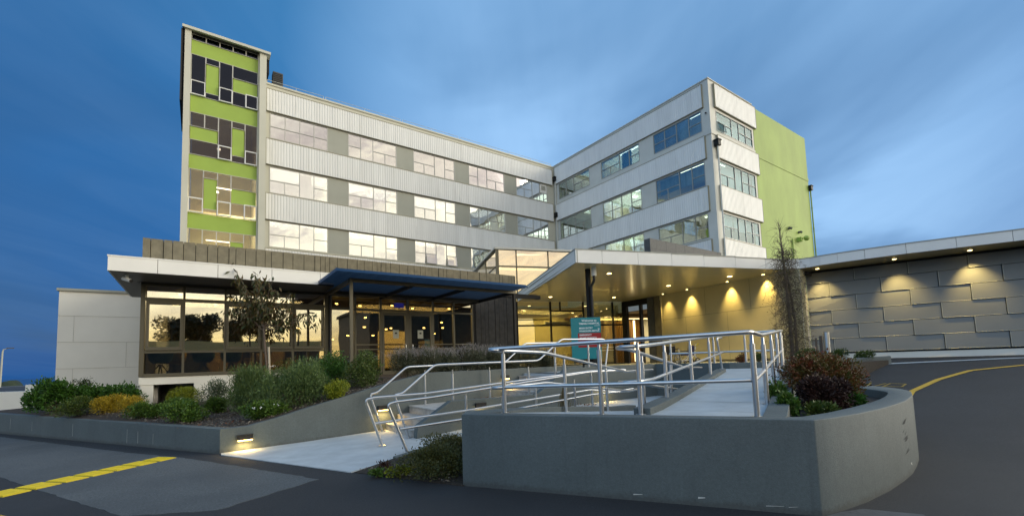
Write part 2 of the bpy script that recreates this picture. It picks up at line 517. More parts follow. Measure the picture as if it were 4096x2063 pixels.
def tag(o, label=None, cat=None, group=None, kind=None):
    if label:
        o['label'] = label
    if cat:
        o['category'] = cat
    if group:
        o['group'] = group
    if kind:
        o['kind'] = kind
    return o


def thing(name, loc, label, cat, group=None):
    o = bpy.data.objects.new(name, None)
    C.objects.link(o)
    o.location = loc
    o.empty_display_size = .2
    return tag(o, label, cat, group)


def light(kind, name, loc, energy, col, parent=None, **kw):
    d = bpy.data.lights.new(name, kind)
    d.energy = energy
    d.color = col
    rot = kw.pop('rot', None)
    for k, v in kw.items():
        setattr(d, k, v)
    o = bpy.data.objects.new(name, d)
    C.objects.link(o)
    if parent is not None:
        o.parent = parent
        o.location = Vector(loc) - parent_world(parent)
    else:
        o.location = loc
    if rot:
        o.rotation_euler = rot
    return o


def sm(t):
    t = min(1, max(0, t))
    return t * t * (3 - 2 * t)


def terr(x, y):
    return 1.2 * (.5 * min(1, max(0, (x - 8.8) / 11.5)) + .5 * sm((x - 8.8) / 11.5))


def bedz(x, y):
    return min(1.25, .42 + .21 * max(0, x - .6) + .04 * (y - 10.5))


U = Vector((.9307, .3658))
N = Vector((-.3658, .9307))


def ST(s, t):
    return (U.x * s + N.x * t, U.y * s + N.y * t)


def z3(s):      # upper ramp
    return max(.898, .925 + .049 * (s - 6.8)) if s < 12.6 else 1.216


def z2(s):      # middle ramp, falling away from the camera
    return max(.37, .896 - .104 * max(0, s - 5.15))
# ================================================================== SETTING
def axis_vals(lo, hi, step, far):
    v = list(np.arange(lo, hi + .001, step))
    for q in far:
        v += [hi + q, lo - q]
    return sorted(v)


def build_ground():
    xs = axis_vals(-30, 45, 1.0, (6, 15, 40, 100, 300, 900, 3000))
    ys = sorted(list(np.arange(-25, 45.001, 1.0)) + [-31, -40, -65, -125, -325, -3025, 51, 60, 85, 115, 120, 130, 140, 150, 160, 170, 180, 190, 200, 205, 350, 950, 3045])
    mb = MB()
    for y in ys:
        for x in xs:
            mb.v.append((x, y, (terr(x, y) if x > 8.8 else 0.0) - 12 * sm((y - 120) / 80)))
    nx = len(xs)
    for j in range(len(ys) - 1):
        for i in range(nx - 1):
            a = j * nx + i
            mb.f.append((a, a + 1, a + 1 + nx, a + nx))
    tag(mb.build('road', 'asphalt', smooth=True), kind='structure')
    m = MB().box(-3000, 3000, 205, 6000, -11.9, -11.5)
    tag(m.build('sea', mat('sea', (.006, .05, .16), .35)), kind='structure')
    # older, paler strip of asphalt
    m = MB()
    rj = random.Random(3)
    edge = [(-9.5, 27.9), (-1.02, 11.92), (-.24, 10.66), (1.02, 7.97), (1.45, 7.0), (.2, 6.3), (-.68, 6.82), (-1.76, 9.1), (-2.6, 10.89), (-12, 24)]
    pl = []
    for i in range(len(edge)):
        a_, b_ = edge[i], edge[(i + 1) % len(edge)]
        k = max(1, int(math.dist(a_, b_) / .12))
        for j in range(k):
            q = j / k
            pl.append((a_[0] + (b_[0] - a_[0]) * q + rj.gauss(0, .010), a_[1] + (b_[1] - a_[1]) * q + rj.gauss(0, .010)))
    m.prism(pl, -.02, .004)
    tag(m.build('footpath', 'asphalt_old'), kind='structure')
    # concrete pad at the foot of the ramp and steps
    m = MB()
    m.strip([(.40, 10.28), (1.93, 7.06), (2.72, 7.38), (3.78, 7.80)], [(.40, 10.52), (2.0, 10.66), (2.9, 10.76), (3.82, 10.88)], -.03, [.014, .016, .030, .045])
    m.strip([(3.78, 7.80), (8.5, 7.2)], [(3.78, 8.97), (8.5, 8.97)], -.03, [.045, .37])
    tag(m.build('ramp_pavement', 'concrete'), kind='structure')
    m = MB()   # middle landing
    m.prism([(8.5, 7.15), (11.6, 6.0), (12.2, 9.0), (8.5, 8.97)], -.03, .372)
    P = [ST(s, 2.0) for s in (6.1, 10.3)]
    tag(m.build('lower_landing_pavement', 'concrete'), kind='structure')
    m = MB()   # middle ramp
    ss = [5.15, 7.5, 9, 10.2]
    m.strip([ST(s, 1.72) for s in ss], [ST(s, 3.47) for s in ss], -.03, [z2(s) for s in ss])
    m.prism([ST(10.3, 1.72), ST(12.3, 1.72), ST(12.3, 3.2), ST(10.3, 3.47)], -.03, .366)
    tag(m.build('middle_ramp_pavement', 'concrete'), kind='structure')
    m = MB()   # upper landing and upper ramp
    m.prism([(4.95, 2.33), ST(5.62, .43), ST(6.1, .43), ST(6.1, 1.72), ST(5.15, 1.72), ST(5.15, 3.47), ST(4.9, 3.55), (3.2, 5.1)], -.02, .896)
    ss = [6.1, 6.8, 8, 10, 12.6]
    m.strip([ST(s, .43) for s in ss], [ST(s, 1.72) for s in ss], -.02, [z3(s) for s in ss])
    tag(m.build('upper_ramp_pavement', 'concrete'), kind='structure')
    m = MB()   # level forecourt in front of the entrance
    m.prism([ST(12.6, .25), (16.4, 6.6), (20.2, 5.9), (22.3, 9.2), (23.9, 17.1), (23.9, 20.4), (15.3, 23.4), (4.2, 17.0), (4.2, 12.0), (8.4, 11.6), (8.4, 9.1), (12.1, 9.1), (12.0, 8.2), ST(13.3, 1.9), ST(12.6, 1.74)], .02, 1.214)
    tag(m.build('forecourt_pavement', 'concrete'), kind='structure')
    # planted bed and soils
    m = MB()
    nx, ny = 24, 24
    # bed between the long low wall, the sloping side wall and the cafe
    for j in range(ny + 1):
        for i in range(nx + 1):
            v = j / ny
            y = 10.60 + v * (17.6 - 10.6) if True else 0
            xl = .376 + (y - 10.474) * (-5.054 / 8.953) + .05
            xr = 10.2
            x = xl + (xr - xl) * i / nx
            yy = max(y, 10.474 + .1022 * (x - .376) + .12)
            wt = .476 + .224 * (yy - 10.474) / 21.9
            dw = max(0, (x - xl) * .87)
            m.v.append((x, yy, min(bedz(x, yy), wt - .02 + .35 * dw) + .012 * math.sin(x * 5 + y * 3)))
    for j in range(ny):
        for i in range(nx):
            a = j * (nx + 1) + i
            m.f.append((a, a + 1, a + 2 + nx, a + 1 + nx))
    o = len(m.v)
    for k in range(11):
        y = 17.6 + k * .35
        xl = .376 + (y - 10.474) * (-5.054 / 8.953) + .05
        m.v += [(xl, y, .476 + .224 * (y - 10.474) / 21.9 - .02), (-1.0, y, bedz(-1, y))]
        if k:
            a = o + 2 * k
            m.f.append((a - 2, a - 1, a + 1, a))
    tag(m.build('garden_bed', 'mulch', smooth=True), kind='structure')
    m = MB()
    m.prism([(5.1, 2.1), ST(12.3, .15), ST(13.5, .1), (10.2, 3.0), (9.2, 2.3), (7.4, 1.98), (5.8, 1.95)], .3, .80)
    m.strip([(2.86, 5.25), (3.9, 5.75), (6.5, 6.55), (8.5, 7.1)], [(1.97, 7.03), (3.78, 7.76), (6.0, 7.50), (8.5, 7.17)], -.04, [.012, .14, .40, .34])
    m.prism([ST(13.6, -.2), (19.0, 4.9), (22.4, 8.0), (22.2, 9.6), ST(13.7, 2.2)], .4, 1.23)
    tag(m.build('planter_soil', 'soil'), kind='structure')
    m = MB()
    for s in (6.9, 8.75, 10.6):
        a, b = ST(s, .44), ST(s, 1.61)
        d_ = (U.x * .012, U.y * .012)
        m.quad((a[0], a[1], z3(s) + .004), (a[0] + d_[0], a[1] + d_[1], z3(s) + .0045), (b[0] + d_[0], b[1] + d_[1], z3(s) + .0045), (b[0], b[1], z3(s) + .004))
    for (p, q) in (((3.80, 7.86), (3.82, 8.94)),):
        m.quad((p[0], p[1], .050 if p[0] > 3 else .030), (p[0] + .014, p[1], .050 if p[0] > 3 else .030), (q[0] + .014, q[1], .052 if p[0] > 3 else .034), (q[0], q[1], .052 if p[0] > 3 else .034))
    tag(m.build('pavement_joint', 'stone'), kind='structure')
    # painted lines on the rising road
    def strip(name, pts, w0, w1, mt):
        mb = MB()
        n = len(pts)
        for i, (x, y) in enumerate(pts):
            a = pts[max(0, i - 1)]
            b = pts[min(n - 1, i + 1)]
            dx, dy = b[0] - a[0], b[1] - a[1]
            L = math.hypot(dx, dy)
            w = (w0 + (w1 - w0) * i / (n - 1)) / 2
            for sg in (-1, 1):
                px, py = x - sg * dy / L * w, y + sg * dx / L * w
                mb.v.append((px, py, terr(px, py) + .012))
            if i:
                k = 2 * i
                mb.f.append((k - 2, k - 1, k + 1, k))
        return tag(mb.build(name, mt), kind='structure')
    fine = lambda P, n=8: [tuple(np.array(P[i]) * (1 - t / n) + np.array(P[i + 1]) * t / n) for i in range(len(P) - 1) for t in range(n)] + [P[-1]]
    strip('road_line_yellow', fine([(12.4, 3.1), (14.15, 3.30), (15.75, 3.12), (17.21, 2.74), (18.19, 1.87), (19.3, .6), (20.2, -1.2)]), .14, .14, 'yellow_line')
    strip('road_line_white', fine([(18.8, 5.1), (19.4, 3.7), (20.3, 1.95), (21.3, .0)]), .32, .32, 'white_line')
    m = MB()
    m.prism([(5.01, 1.90), (5.24, 1.85), (5.50, 1.75), (5.62, 1.52), (5.72, 1.34), (5.66, 1.30), (5.42, 1.50), (4.98, 1.72)], -.02, .008)
    tag(m.build('drain_channel', 'stone'), kind='structure')
    strip('road_line_orange', [(-2.6, 8.95), (-1.95, 7.92), (-1.3, 6.9)], .10, .10, 'yellow_line')
    # worn word painted on the road, seen on its end
    mb = MB()
    o = np.array((14.78, 4.1))
    ex = np.array((-.12, -.99)); ey = np.array((.97, -.12))
    def seg(a, b, w=.045):
        a = o + ex * a[0] + ey * a[1]; b = o + ex * b[0] + ey * b[1]
        d = (b - a) / np.hypot(*(b - a)); n = np.array((-d[1], d[0])) * w / 2
        mb.add([(*(q), terr(*q) + .012) for q in (a - n, b - n, b + n, a + n)], [(0, 1, 2, 3)])
    seg((-.55, -.5), (-.55, .35)); seg((-.32, .35), (-.14, -.5)); seg((-.14, -.5), (.02, .35))
    seg((.12, -.5), (.12, .35)); seg((.12, .35), (.45, .35)); seg((.45, .35), (.50, -.02)); seg((.50, -.02), (.12, -.08))
    tag(mb.build('road_lettering', mat('worn_yellow', (.30, .20, .03), .8, var=.5, vscale=25)), kind='structure')


build_ground()

# tactile tiles
tl = [(-2.38, 9.19, -2.14, 9.02)]
P0 = np.array((-2.12, 9.04)); P1 = np.array((-.26, 10.67))
dv = (P1 - P0) / 7
tu = dv / np.hypot(*dv)
tn = np.array((-tu[1], tu[0]))
for k in range(-3, 7):
    a = P0 + dv * k
    mb = MB()
    o = (a[0], a[1])
    L = np.hypot(*dv) - .05
    mb.fbox((o, tu, tn), 0, L, 0, .42, -.004, .014)
    for q in range(10):
        mb.fbox((o, tu, tn), .01, L - .01, .022 + q * .04, .040 + q * .04, .014, .021)
    rank = 7 - k
    words = ['', 'first', 'second', 'third', 'fourth', 'fifth', 'sixth', 'seventh', 'eighth', 'ninth', 'tenth']
    if k >= -2 or True:
        tag(mb.build('tactile_tile', 'yellow', loc=(a[0], a[1], 0)),
            'ribbed yellow tactile tile on the asphalt, %s from the end nearest the planted bed' % words[rank], 'tactile tile', 'row of ribbed yellow tactile tiles')


# ------------------------------------------------------------------ long low wall of the garden bed (left) with its side wall
def wall_strip(name, p0, p1, th, zt, zb=-.1, mt='render_grey', n=None, parent=None, bevel=.008):
    p0 = np.array(p0); p1 = np.array(p1)
    d = (p1 - p0) / np.hypot(*(p1 - p0))
    nn = np.array((-d[1], d[0])) * th
    m = MB()
    pts = [tuple(p0 + (p1 - p0) * t) for t, z in zt]
    m.prism(pts + [tuple(np.array(q) + nn) for q in reversed(pts)], zb, [z for t, z in zt] + [z for t, z in reversed(zt)])
    return m.build(name, mt, parent=parent, bevel=bevel)


t = thing('garden_wall', (.376, 10.474, 0), 'long low grey rendered wall holding the planted bed beside the cafe, with pale streaks', 'garden wall')
m = MB()
A = np.array((.376, 10.474)); B = np.array((-12.0, 32.4))
d = (B - A) / np.hypot(*(B - A)); n = np.array((d[1], -d[0])) * .14
m.prism([tuple(A), tuple(A + n + np.array((.02, .09))), tuple(B + n), tuple(B)], -.1, [.476, .476, .70, .70])
m.build('wall_face', 'render_grey', t, bevel=.008)
wl = MB()
for (s_, h0, h1, w) in ((2.9, .02, .33, .012), (3.35, .0, .36, .010), (2.3, .03, .30, .008), (5.9, .05, .40, .012), (8.2, .10, .40, .010), (9.6, .1, .45, .012)):
    p = A + d * s_
    wl.fbox(((p[0], p[1]), d, -n / .14), 0, w, .001, .0035, h0 + .05, h1)
wl.build('streak', mat('streak', (.33, .35, .34), .9), t)
LW = lambda x, off=0: (x, 10.474 + .1022 * (x - .376) + off)
m = MB()
xs = [.376, .84, 1.34, 2.0, 2.92, 3.73, 4.15, 4.89, 5.07, 8.6, 12.6]
zs = [.476, .48, .58, .74, .95, 1.13, 1.22, 1.36, 1.38, 1.38, 1.38]
ofs = lambda x: .09 if x < 1 else .16
m.strip([LW(x) for x in xs], [LW(x, .16) for x in xs], -.1, zs)
m.build('side_wall', 'render_grey', t, bevel=.006)

# wall between the steps and the lower ramp, and the dark wall closing the landing
t = thing('stair_wall', (3.8, 8.95, 0), 'grey rendered wall with sloping end between the concrete steps and the lower ramp', 'retaining wall')
m = MB()
xs = [3.80, 3.83, 4.62, 7.05, 8.18, 11.9]
zs = [.10, .31, .765, .745, 1.37, 1.37]
m.strip([(x, 8.95) for x in xs], [(x, 9.13) for x in xs], -.1, zs)
m.build('wall_face', 'render_grey', t, bevel=.008)
m = MB()
m.prism([(11.9, 9.13), (11.9, 8.6), (11.55, 6.35), (11.75, 6.3), (12.1, 8.9), (12.1, 9.13)], -.1, 1.37)
m.prism([(11.55, 6.35), ST(13.62, .30), ST(13.80, .30), (11.75, 6.3)], .9, [1.37, 1.37, 1.37, 1.37])
m.build('end_wall', 'render_grey', t, bevel=.006)
m = MB().box(11.86, 11.90, 7.60, 7.78, .72, .95)
m.build('access_sign', 'blue_sign', t)
# steps
t = thing('entrance_steps', (3.8, 10, 0), 'two short flights of stained concrete steps between the grey side walls', 'steps')
tr = [(3.80, .20), (4.11, .39), (4.43, .57), (7.55, .76), (7.85, .95), (8.20, 1.15), (8.50, 1.214)]
for i, (x, z) in enumerate(tr):
    x1 = tr[i + 1][0] if i + 1 < len(tr) else 9.2
    m = MB()
    m.prism([(x, 9.13), (x1, 9.13), LW(x1), LW(x)], 0 if i == 0 else tr[i - 1][1] - .05, z - .03)
    m.prism([(x - .02, 9.13), (x1 - .02, 9.13), LW(x1 - .02), LW(x - .02)], z - .03, z)
    m.build('step', 'concrete_step', t, bevel=.006)

# ------------------------------------------------------------------ big foreground planter / ramp retaining wall
t = thing('ramp_wall', (3.9, 3.6, 0), 'large grey rendered retaining wall round the ramp with a long rounded right end', 'retaining wall')
outer = [(2.869, 5.28), (4.99, 1.925), (5.30, 1.86), (5.79, 1.80), (6.44, 1.775), (7.0, 1.79), (7.5, 1.82), (8.0, 1.89), (8.5, 1.975), (8.83, 2.06), (9.15, 2.14), (9.39, 2.235), (9.62, 2.36), (9.85, 2.52), (10.1, 2.73), (10.29, 2.93), (10.42, 3.12), (11.0, 4.0), (11.6, 4.66)]
inner = [(3.11, 5.30), (5.04, 2.245), (5.16, 2.12), (5.65, 2.06), (6.33, 2.05), (7.07, 2.07), (7.6, 2.12), (8.1, 2.19), (8.5, 2.27), (8.75, 2.33), (8.93, 2.39), (9.09, 2.48), (9.25, 2.60), (9.42, 2.76), (9.58, 2.93), (9.75, 3.14), (9.90, 3.33), (10.55, 4.15), (11.3, 4.75)]
m = MB()
n = len(outer)
H1 = .925
m.v = [(x, y, -.1) for x, y in outer] + [(x, y, H1) for x, y in outer] + [(x, y, H1) for x, y in inner] + [(x, y, -.1) for x, y in inner]
for i in range(n - 1):
    m.f += [(i, i + 1, n + i + 1, n + i), (n + i, n + i + 1, 2 * n + i + 1, 2 * n + i), (2 * n + i, 2 * n + i + 1, 3 * n + i + 1, 3 * n + i)]
m.f += [(0, n, 2 * n, 3 * n), (n - 1, 4 * n - 1, 3 * n - 1, 2 * n - 1)]
m.build('wall_face', 'render_grey', t, bevel=.012, smooth=True)
m = MB()   # wing wall that turns back at the left end and follows the middle ramp
pts = [(2.869, 5.281), (3.52, 5.70), (4.25, 6.06), (6.9, 6.98), (7.5, 7.22), (9.0, 7.75)]
pin = [(3.12, 5.02), (3.83, 5.48), (4.62, 5.81), (6.55, 6.21), (7.2, 6.40), (8.6, 6.98)]
zt = [.922, .90, .84, .62, .56, .45]
pin = [(3.10, 5.20)] + [ST(s, 3.46) for s in (5.15, 6.2, 8.6, 9.4, 10.6)]
pou = [(2.885, 5.295)] + [ST(s, 3.46 + w) for s, w in ((5.0, .62), (6.0, .34), (8.6, .22), (9.4, .22), (10.6, .22))]
zt = [.921, .921, z2(6.2) + .085, z2(8.6) + .09, z2(9.4) + .09, .46]
m.strip(pin, pou, -.1, zt)
m.build('kerb', 'render_grey', t, bevel=.006)
m = MB()
m.strip([(2.70, 7.24), (3.78, 7.72), (6.4, 7.44)], [(2.70, 7.38), (3.80, 7.84), (6.4, 7.54)], -.05, [.085, .12, .30])
m.build('kerb', 'render_grey', t, bevel=.006)
m = MB()   # outer kerb of the upper ramp
ss = [5.05, 5.6, 7, 9, 11, 13.6]
zz = [.922, .930, .985, 1.08, 1.185, 1.30]
A_ = [ST(s, .20) for s in ss]; B_ = [ST(s, .43) for s in ss]
A_[0], B_[0] = ST(5.53, .20), ST(5.42, .43)
A_[1], B_[1] = ST(5.9, .20), ST(5.9, .43)
m.strip(A_, B_, .3, zz)
m.build('kerb', 'render_grey', t, bevel=.006)
m = MB()   # kerb dividing the upper and middle ramps
ss = [5.50, 7, 9, 10.5, 11.9]
zz = [z3(s) + .075 for s in ss]
m.strip([ST(s, 1.62) for s in ss], [ST(s, 1.83) for s in ss], .2, zz)
m.build('kerb', 'render_grey', t, bevel=.008)
# scuffs on the rounded end
m = MB()
def on_outer(a, off=.003):
    k = min(int(a), n - 2); f = a - k
    p = np.array(outer[k]) * (1 - f) + np.array(outer[k + 1]) * f
    d = np.array(outer[k + 1]) - np.array(outer[k]); d = d / np.hypot(*d)
    return p + np.array((d[1], -d[0])) * off, d
for (a, z, L, h, tilt) in ((5.35, .66, .28, .022, .05), (5.45, .65, .20, .016, .06), (5.3, .47, .30, .010, .03), (5.42, .44, .24, .014, .03), (5.5, .455, .2, .008, .04), (5.35, .29, .30, .009, .03), (5.55, .30, .15, .012, .05), (5.3, .56, .12, .006, .02), (5.5, .52, .14, .006, .03)):
    p, d = on_outer(a)
    q, _ = on_outer(a + .3)
    q = p + d * L
    pts = [(p[0], p[1], z), (p[0] + d[0] * L * .5, p[1] + d[1] * L * .5, z + tilt * .35 - h), (q[0], q[1], z + tilt), (p[0] + d[0] * L * .55, p[1] + d[1] * L * .55, z + tilt * .5 + h * .6)]
    m.add(pts, [(0, 1, 2, 3)])
m.build('scuff_mark', mat('scuff', (.035, .04, .045), .8), t)
m = MB()
for (a, z, L, h) in ((.55, .06, .10, .012), (.72, .075, .07, .02), (.88, .055, .16, .006), (.93, .06, .08, .005), (5.9, .12, .05, .03), (6.05, .10, .03, .018), (8.2, .20, .02, .02)):
    p, d = on_outer(a)
    q = p + d * L
    m.add([(p[0], p[1], z), (q[0], q[1], z + .012), (q[0], q[1], z + .012 + h * .4), (p[0], p[1], z + h)], [(0, 1, 2, 3)])
m.build('chip', mat('chip', (.55, .56, .52), .8), t)
# low kerb wall further up the road
t = thing('kerb_wall', (18.9, 4.9, 1.1), 'low grey kerb wall with a rounded end beside the rising road', 'kerb wall')
m = MB()
m.prism([(14.2, 6.3), (16.6, 5.95), (17.94, 5.34), (18.91, 4.84), (19.05, 4.98), (18.2, 5.55), (16.8, 6.2), (14.3, 6.6)], .3, [1.27, 1.31, 1.33, 1.37, 1.37, 1.33, 1.31, 1.27])
m.build('wall_face', 'render_grey', t, bevel=.03)
m = MB()
m.prism([ST(12.5, .2), (14.2, 6.3), (14.3, 6.6), ST(12.5, .4)], .3, 1.27)
m.build('return_wall', 'render_grey', t)


# ------------------------------------------------------------------ handrails
def fillet(pts, r=.10, k=4):
    out = [Vector(pts[0])]
    for i in range(1, len(pts) - 1):
        a, b, c = Vector(pts[i - 1]), Vector(pts[i]), Vector(pts[i + 1])
        d1, d2 = (a - b), (c - b)
        rr = min(r, d1.length * .45, d2.length * .45)
        s, e = b + d1.normalized() * rr, b + d2.normalized() * rr
        for j in range(k + 1):
            q = j / k
            out.append((s * (1 - q) + b * q) * (1 - q) + (b * (1 - q) + e * q) * q)
    out.append(Vector(pts[-1]))
    return out


def railing(name, label, top, mid, posts, ends=(), r=.0255, flat=True):
    t = thing(name, tuple(posts[0][:3]) if posts else tuple(top[0]), label, 'handrail', 'stainless steel handrails on the ramp and steps')
    m = MB()
    m.tube(fillet(top), r, 12)
    m.build('top_rail', 'steel', t, smooth=True)
    if mid:
        m = MB()
        m.tube(fillet(mid), r * .92, 12)
        m.build('middle_rail', 'steel', t, smooth=True)
    for p in posts:
        x, y, z = p[:3]
        h = p[3] if len(p) > 3 else .79
        m = MB()
        m.cyl(x, y, z - .02, z + h, .0285, 14)
        m.cyl(x, y, z, z + .008, .062, 16)
        if h < .85:
            m.box(x - .009, x + .009, y - .016, y + .016, z + h, z + .885)
        m.build('post', 'steel', t, smooth=True)
    for e in ends:
        m = MB()
        m.tube(fillet(e, .09), r, 12)
        b = e[-1]
        m.cyl(b[0], b[1], b[2] - .005, b[2] + .010, .07, 16)
        m.build('end_post', 'steel', t, smooth=True)
    return t


def S3(s, tt, z):
    p = ST(s, tt)
    return (p[0], p[1], z)


railing('handrail', 'long steel handrail following the outer edge of the landing above the big front wall',
        [S3(13.62, .46, 2.17), S3(12.4, .46, 2.12), S3(6.65, .46, 1.838), (4.94, 2.45, 1.835), (3.22, 5.14, 1.772), S3(4.82, 3.44, 1.755), S3(6.07, 3.41, 1.725), S3(9.85, 3.41, 1.29), S3(11.6, 3.30, 1.27)],
        [S3(13.62, .46, 1.69), S3(12.4, .46, 1.64), S3(6.65, .46, 1.365), (4.94, 2.45, 1.31), (3.25, 5.13, 1.255), S3(4.85, 3.42, 1.255), S3(6.14, 3.41, 1.25), S3(9.98, 3.41, .84), S3(10.6, 3.41, .84)],
        [(4.94, 2.45, .915), (4.05, 3.87, .915), (3.355, 4.96, .915), S3(6.80, .455, z3(6.8)), S3(8.60, .455, z3(8.6)), S3(10.44, .455, z3(10.44)), S3(12.37, .455, z3(12.37)), S3(13.55, .48, 1.27, ),
         S3(6.79, 3.41, z2(6.79)), S3(8.65, 3.41, z2(8.65))])
railing('handrail', 'steel handrail looping round the kerb between the upper and middle ramps',
        [S3(12.6, 1.73, 2.10), S3(12.0, 1.73, 2.08), S3(6.10, 1.73, 1.765), S3(5.45, 1.74, 1.735), S3(5.33, 1.90, 1.73), S3(5.7, 2.08, 1.73), S3(6.15, 2.08, 1.72), S3(9.6, 2.08, 1.36), S3(11.5, 2.10, 1.30)],
        [S3(12.3, 1.73, 1.65), S3(6.06, 1.73, 1.30), S3(5.55, 1.74, 1.30), S3(5.43, 1.90, 1.29), S3(5.7, 2.08, 1.28), S3(6.1, 2.08, 1.26), S3(9.2, 2.08, .93), S3(10.6, 2.10, .87), S3(11.0, 2.1, .99)],
        [S3(5.44, 1.72, .90), S3(6.725, 1.728, z3(6.2)-.02), S3(8.52, 1.729, z3(8.52)-.01), S3(10.44, 1.73, z3(10.44)-.01), S3(6.70, 2.06, z2(6.7)), S3(8.35, 2.06, z2(8.35)), S3(10.2, 2.06, z2(10.2))])
railing('handrail', 'steel handrail across the head of the upper ramp near the two wheelchairs',
        [S3(13.4, 3.45, 2.12), S3(13.4, .60, 2.17)], [S3(13.4, 3.30, 1.67), S3(13.4, .60, 1.665)],
        [S3(13.4, 3.26, 1.214), S3(13.4, 2.10, 1.214), S3(13.4, 1.32, 1.214)], ends=([S3(13.2, 1.85, 2.05), S3(12.7, 1.90, 2.03), S3(12.95, 1.85, 1.22)],))
railing('handrail', 'steel handrail of the lower ramp along the stair wall, with a leaning end post',
        [(2.80, 8.73, .985), (3.87, 8.66, .995), (8.36, 8.36, 1.28), (9.6, 8.27, 1.28)],
        [(2.83, 8.73, .485), (4.80, 8.59, .57), (8.36, 8.36, .80), (9.2, 8.28, .70), (9.9, 8.24, .74)],
        [(4.80, 8.60, .105), (6.65, 8.48, .23), (8.42, 8.36, .37)], ends=([(2.95, 8.72, .985), (2.66, 8.74, .965), (2.98, 8.72, .045)],))
railing('handrail', 'steel handrail of the lower ramp whose leaning end post is nearest the low shrubs',
        [(2.86, 7.67, .955), (3.5, 7.62, .985), (7.37, 7.36, 1.30), (8.5, 7.28, 1.30)],
        [(2.94, 7.66, .475), (4.11, 7.58, .53), (7.37, 7.36, .78), (8.7, 7.27, .80)],
        [(5.05, 7.52, .13), (6.9, 7.39, .27)], ends=([(2.90, 7.665, .957), (2.72, 7.675, .93), (3.07, 7.65, .045)],))
railing('handrail', 'steel handrail of the steps stepping up along the stair wall to a hooked upper end',
        [(3.43, 9.2, .975), (3.60, 9.2, 1.0), (4.38, 9.24, 1.58), (7.34, 9.2, 1.60), (8.18, 9.2, 2.16), (9.85, 9.2, 2.17), (10.03, 9.2, 2.04), (9.85, 9.2, 1.24)],
        None, [(4.82, 9.24, .57), (7.03, 9.24, .57), (7.95, 9.24, .95, .90), (9.23, 9.24, 1.214)], ends=([(3.60, 9.2, 1.0), (3.42, 9.2, .965), (3.72, 9.2, .045)],))
railing('handrail', 'steel handrail of the steps running up beside the planted side wall and hedge',
        [(3.36, 10.60, .94), (3.53, 10.62, .97), (4.30, 10.70, 1.55), (5.01, 10.77, 1.56), (7.55, 11.03, 1.60), (8.36, 11.09, 2.15), (9.80, 11.2, 2.17)],
        None, [(4.81, 10.75, .57), (6.9, 10.93, .57), (9.61, 11.15, 1.214)], ends=([(3.53, 10.62, .97), (3.34, 10.60, .93), (3.64, 10.62, .045)],))


# ------------------------------------------------------------------ wall lights
def wall_light(x, y, z, d, label, e=4.5):
    """d: along-wall unit vector; normal towards -Y side"""
    t = thing('wall_light', (x, y, z), label, 'wall light', 'hooded black wall lights on the grey walls')
    nn = np.array((d[1], -d[0]))
    fr = ((x, y), d, nn)
    m = MB()
    m.fbox(fr, -.14, .14, .0, .055, z - .03, z + .060)
    m.fbox(fr, -.14, .14, .0, .075, z + .062, z + .075)
    m.build('housing', 'black', t, bevel=.004)
    m = MB()
    m.fbox(fr, -.125, .125, .012, .062, z - .048, z - .031)
    m.build('lamp_strip', 'lamp_warm', t)
    p = np.array((x, y)) + nn * .11
    light('AREA', 'glow', (p[0], p[1], z - .075), e, (1, .66, .22), t, shape='RECTANGLE', size=.24, size_y=.08,
          rot=(R(-12) if abs(d[0]) > .5 else 0, 0, 0))
    return t


dl = np.array((1, .1022)); dl = dl / np.hypot(*dl)
lx = lambda x, z, lab: wall_light(*LW(x, -.001), z, dl, lab)
lx(.80, .25, 'lit black wall light low on the side wall near the corner of the planted bed')
lx(3.72, .56, 'lit black wall light above the foot of the concrete steps')
lx(7.63, 1.12, 'lit black wall light on the side wall above the second flight of steps')
wall_light(5.37, 8.949, .60, np.array((1., 0.)), 'lit black wall light on the stair wall behind the lower handrails')
wall_light(9.45, 8.949, .86, np.array((1., 0.)), 'lit black wall light over the lower landing, half hidden by handrails')
# ================================================================== MAIN HOSPITAL BUILDING
def W(o, d, n):
    return (o, np.array(d, float), np.array(n, float))


def cell_pattern(kind, ncol=4):
    """list of (c0,c1,r0,r1) panes in column units and row units 0..1 (0 = bottom)"""
    h = .47
    A = [(0, 2, h, 1), (0, 1, 0, h), (1, 2, 0, h), (2, 3, 0, 1), (3, 4, h, 1), (3, 4, 0, h)]
    if kind == 'A':
        return A
    if kind == 'G':
        return [(c, c + 1, a, b) for c in range(4) for a, b in ((0, h), (h, 1))]
    if kind == 'B':
        return [(0, 1, h, 1), (0, 1, 0, h), (1, 2, 0, 1), (2, 4, h, 1), (2, 3, 0, h), (3, 4, 0, h)]
    if kind == 'C':
        return [(0, 1, h, 1), (0, 1, 0, h), (1, 2, h, 1), (1, 2, 0, h), (2, 3, 0, 1), (3, 4, h, 1), (3, 4, 0, h)]
    if kind == 'D':
        return [(0, 1, h, 1), (0, 1, 0, h), (1, 2, 0, 1), (2, 3, h, 1), (2, 3, 0, h), (3, 4, h, 1), (3, 4, 0, h)]
    if kind == 'E':
        return [(0, 2, h, 1), (0, 1, 0, h), (1, 2, 0, h), (2, 3, 0, 1), (3, 4, h, 1), (3, 4, 0, h), (4, 5, h, 1), (4, 5, 0, h)]


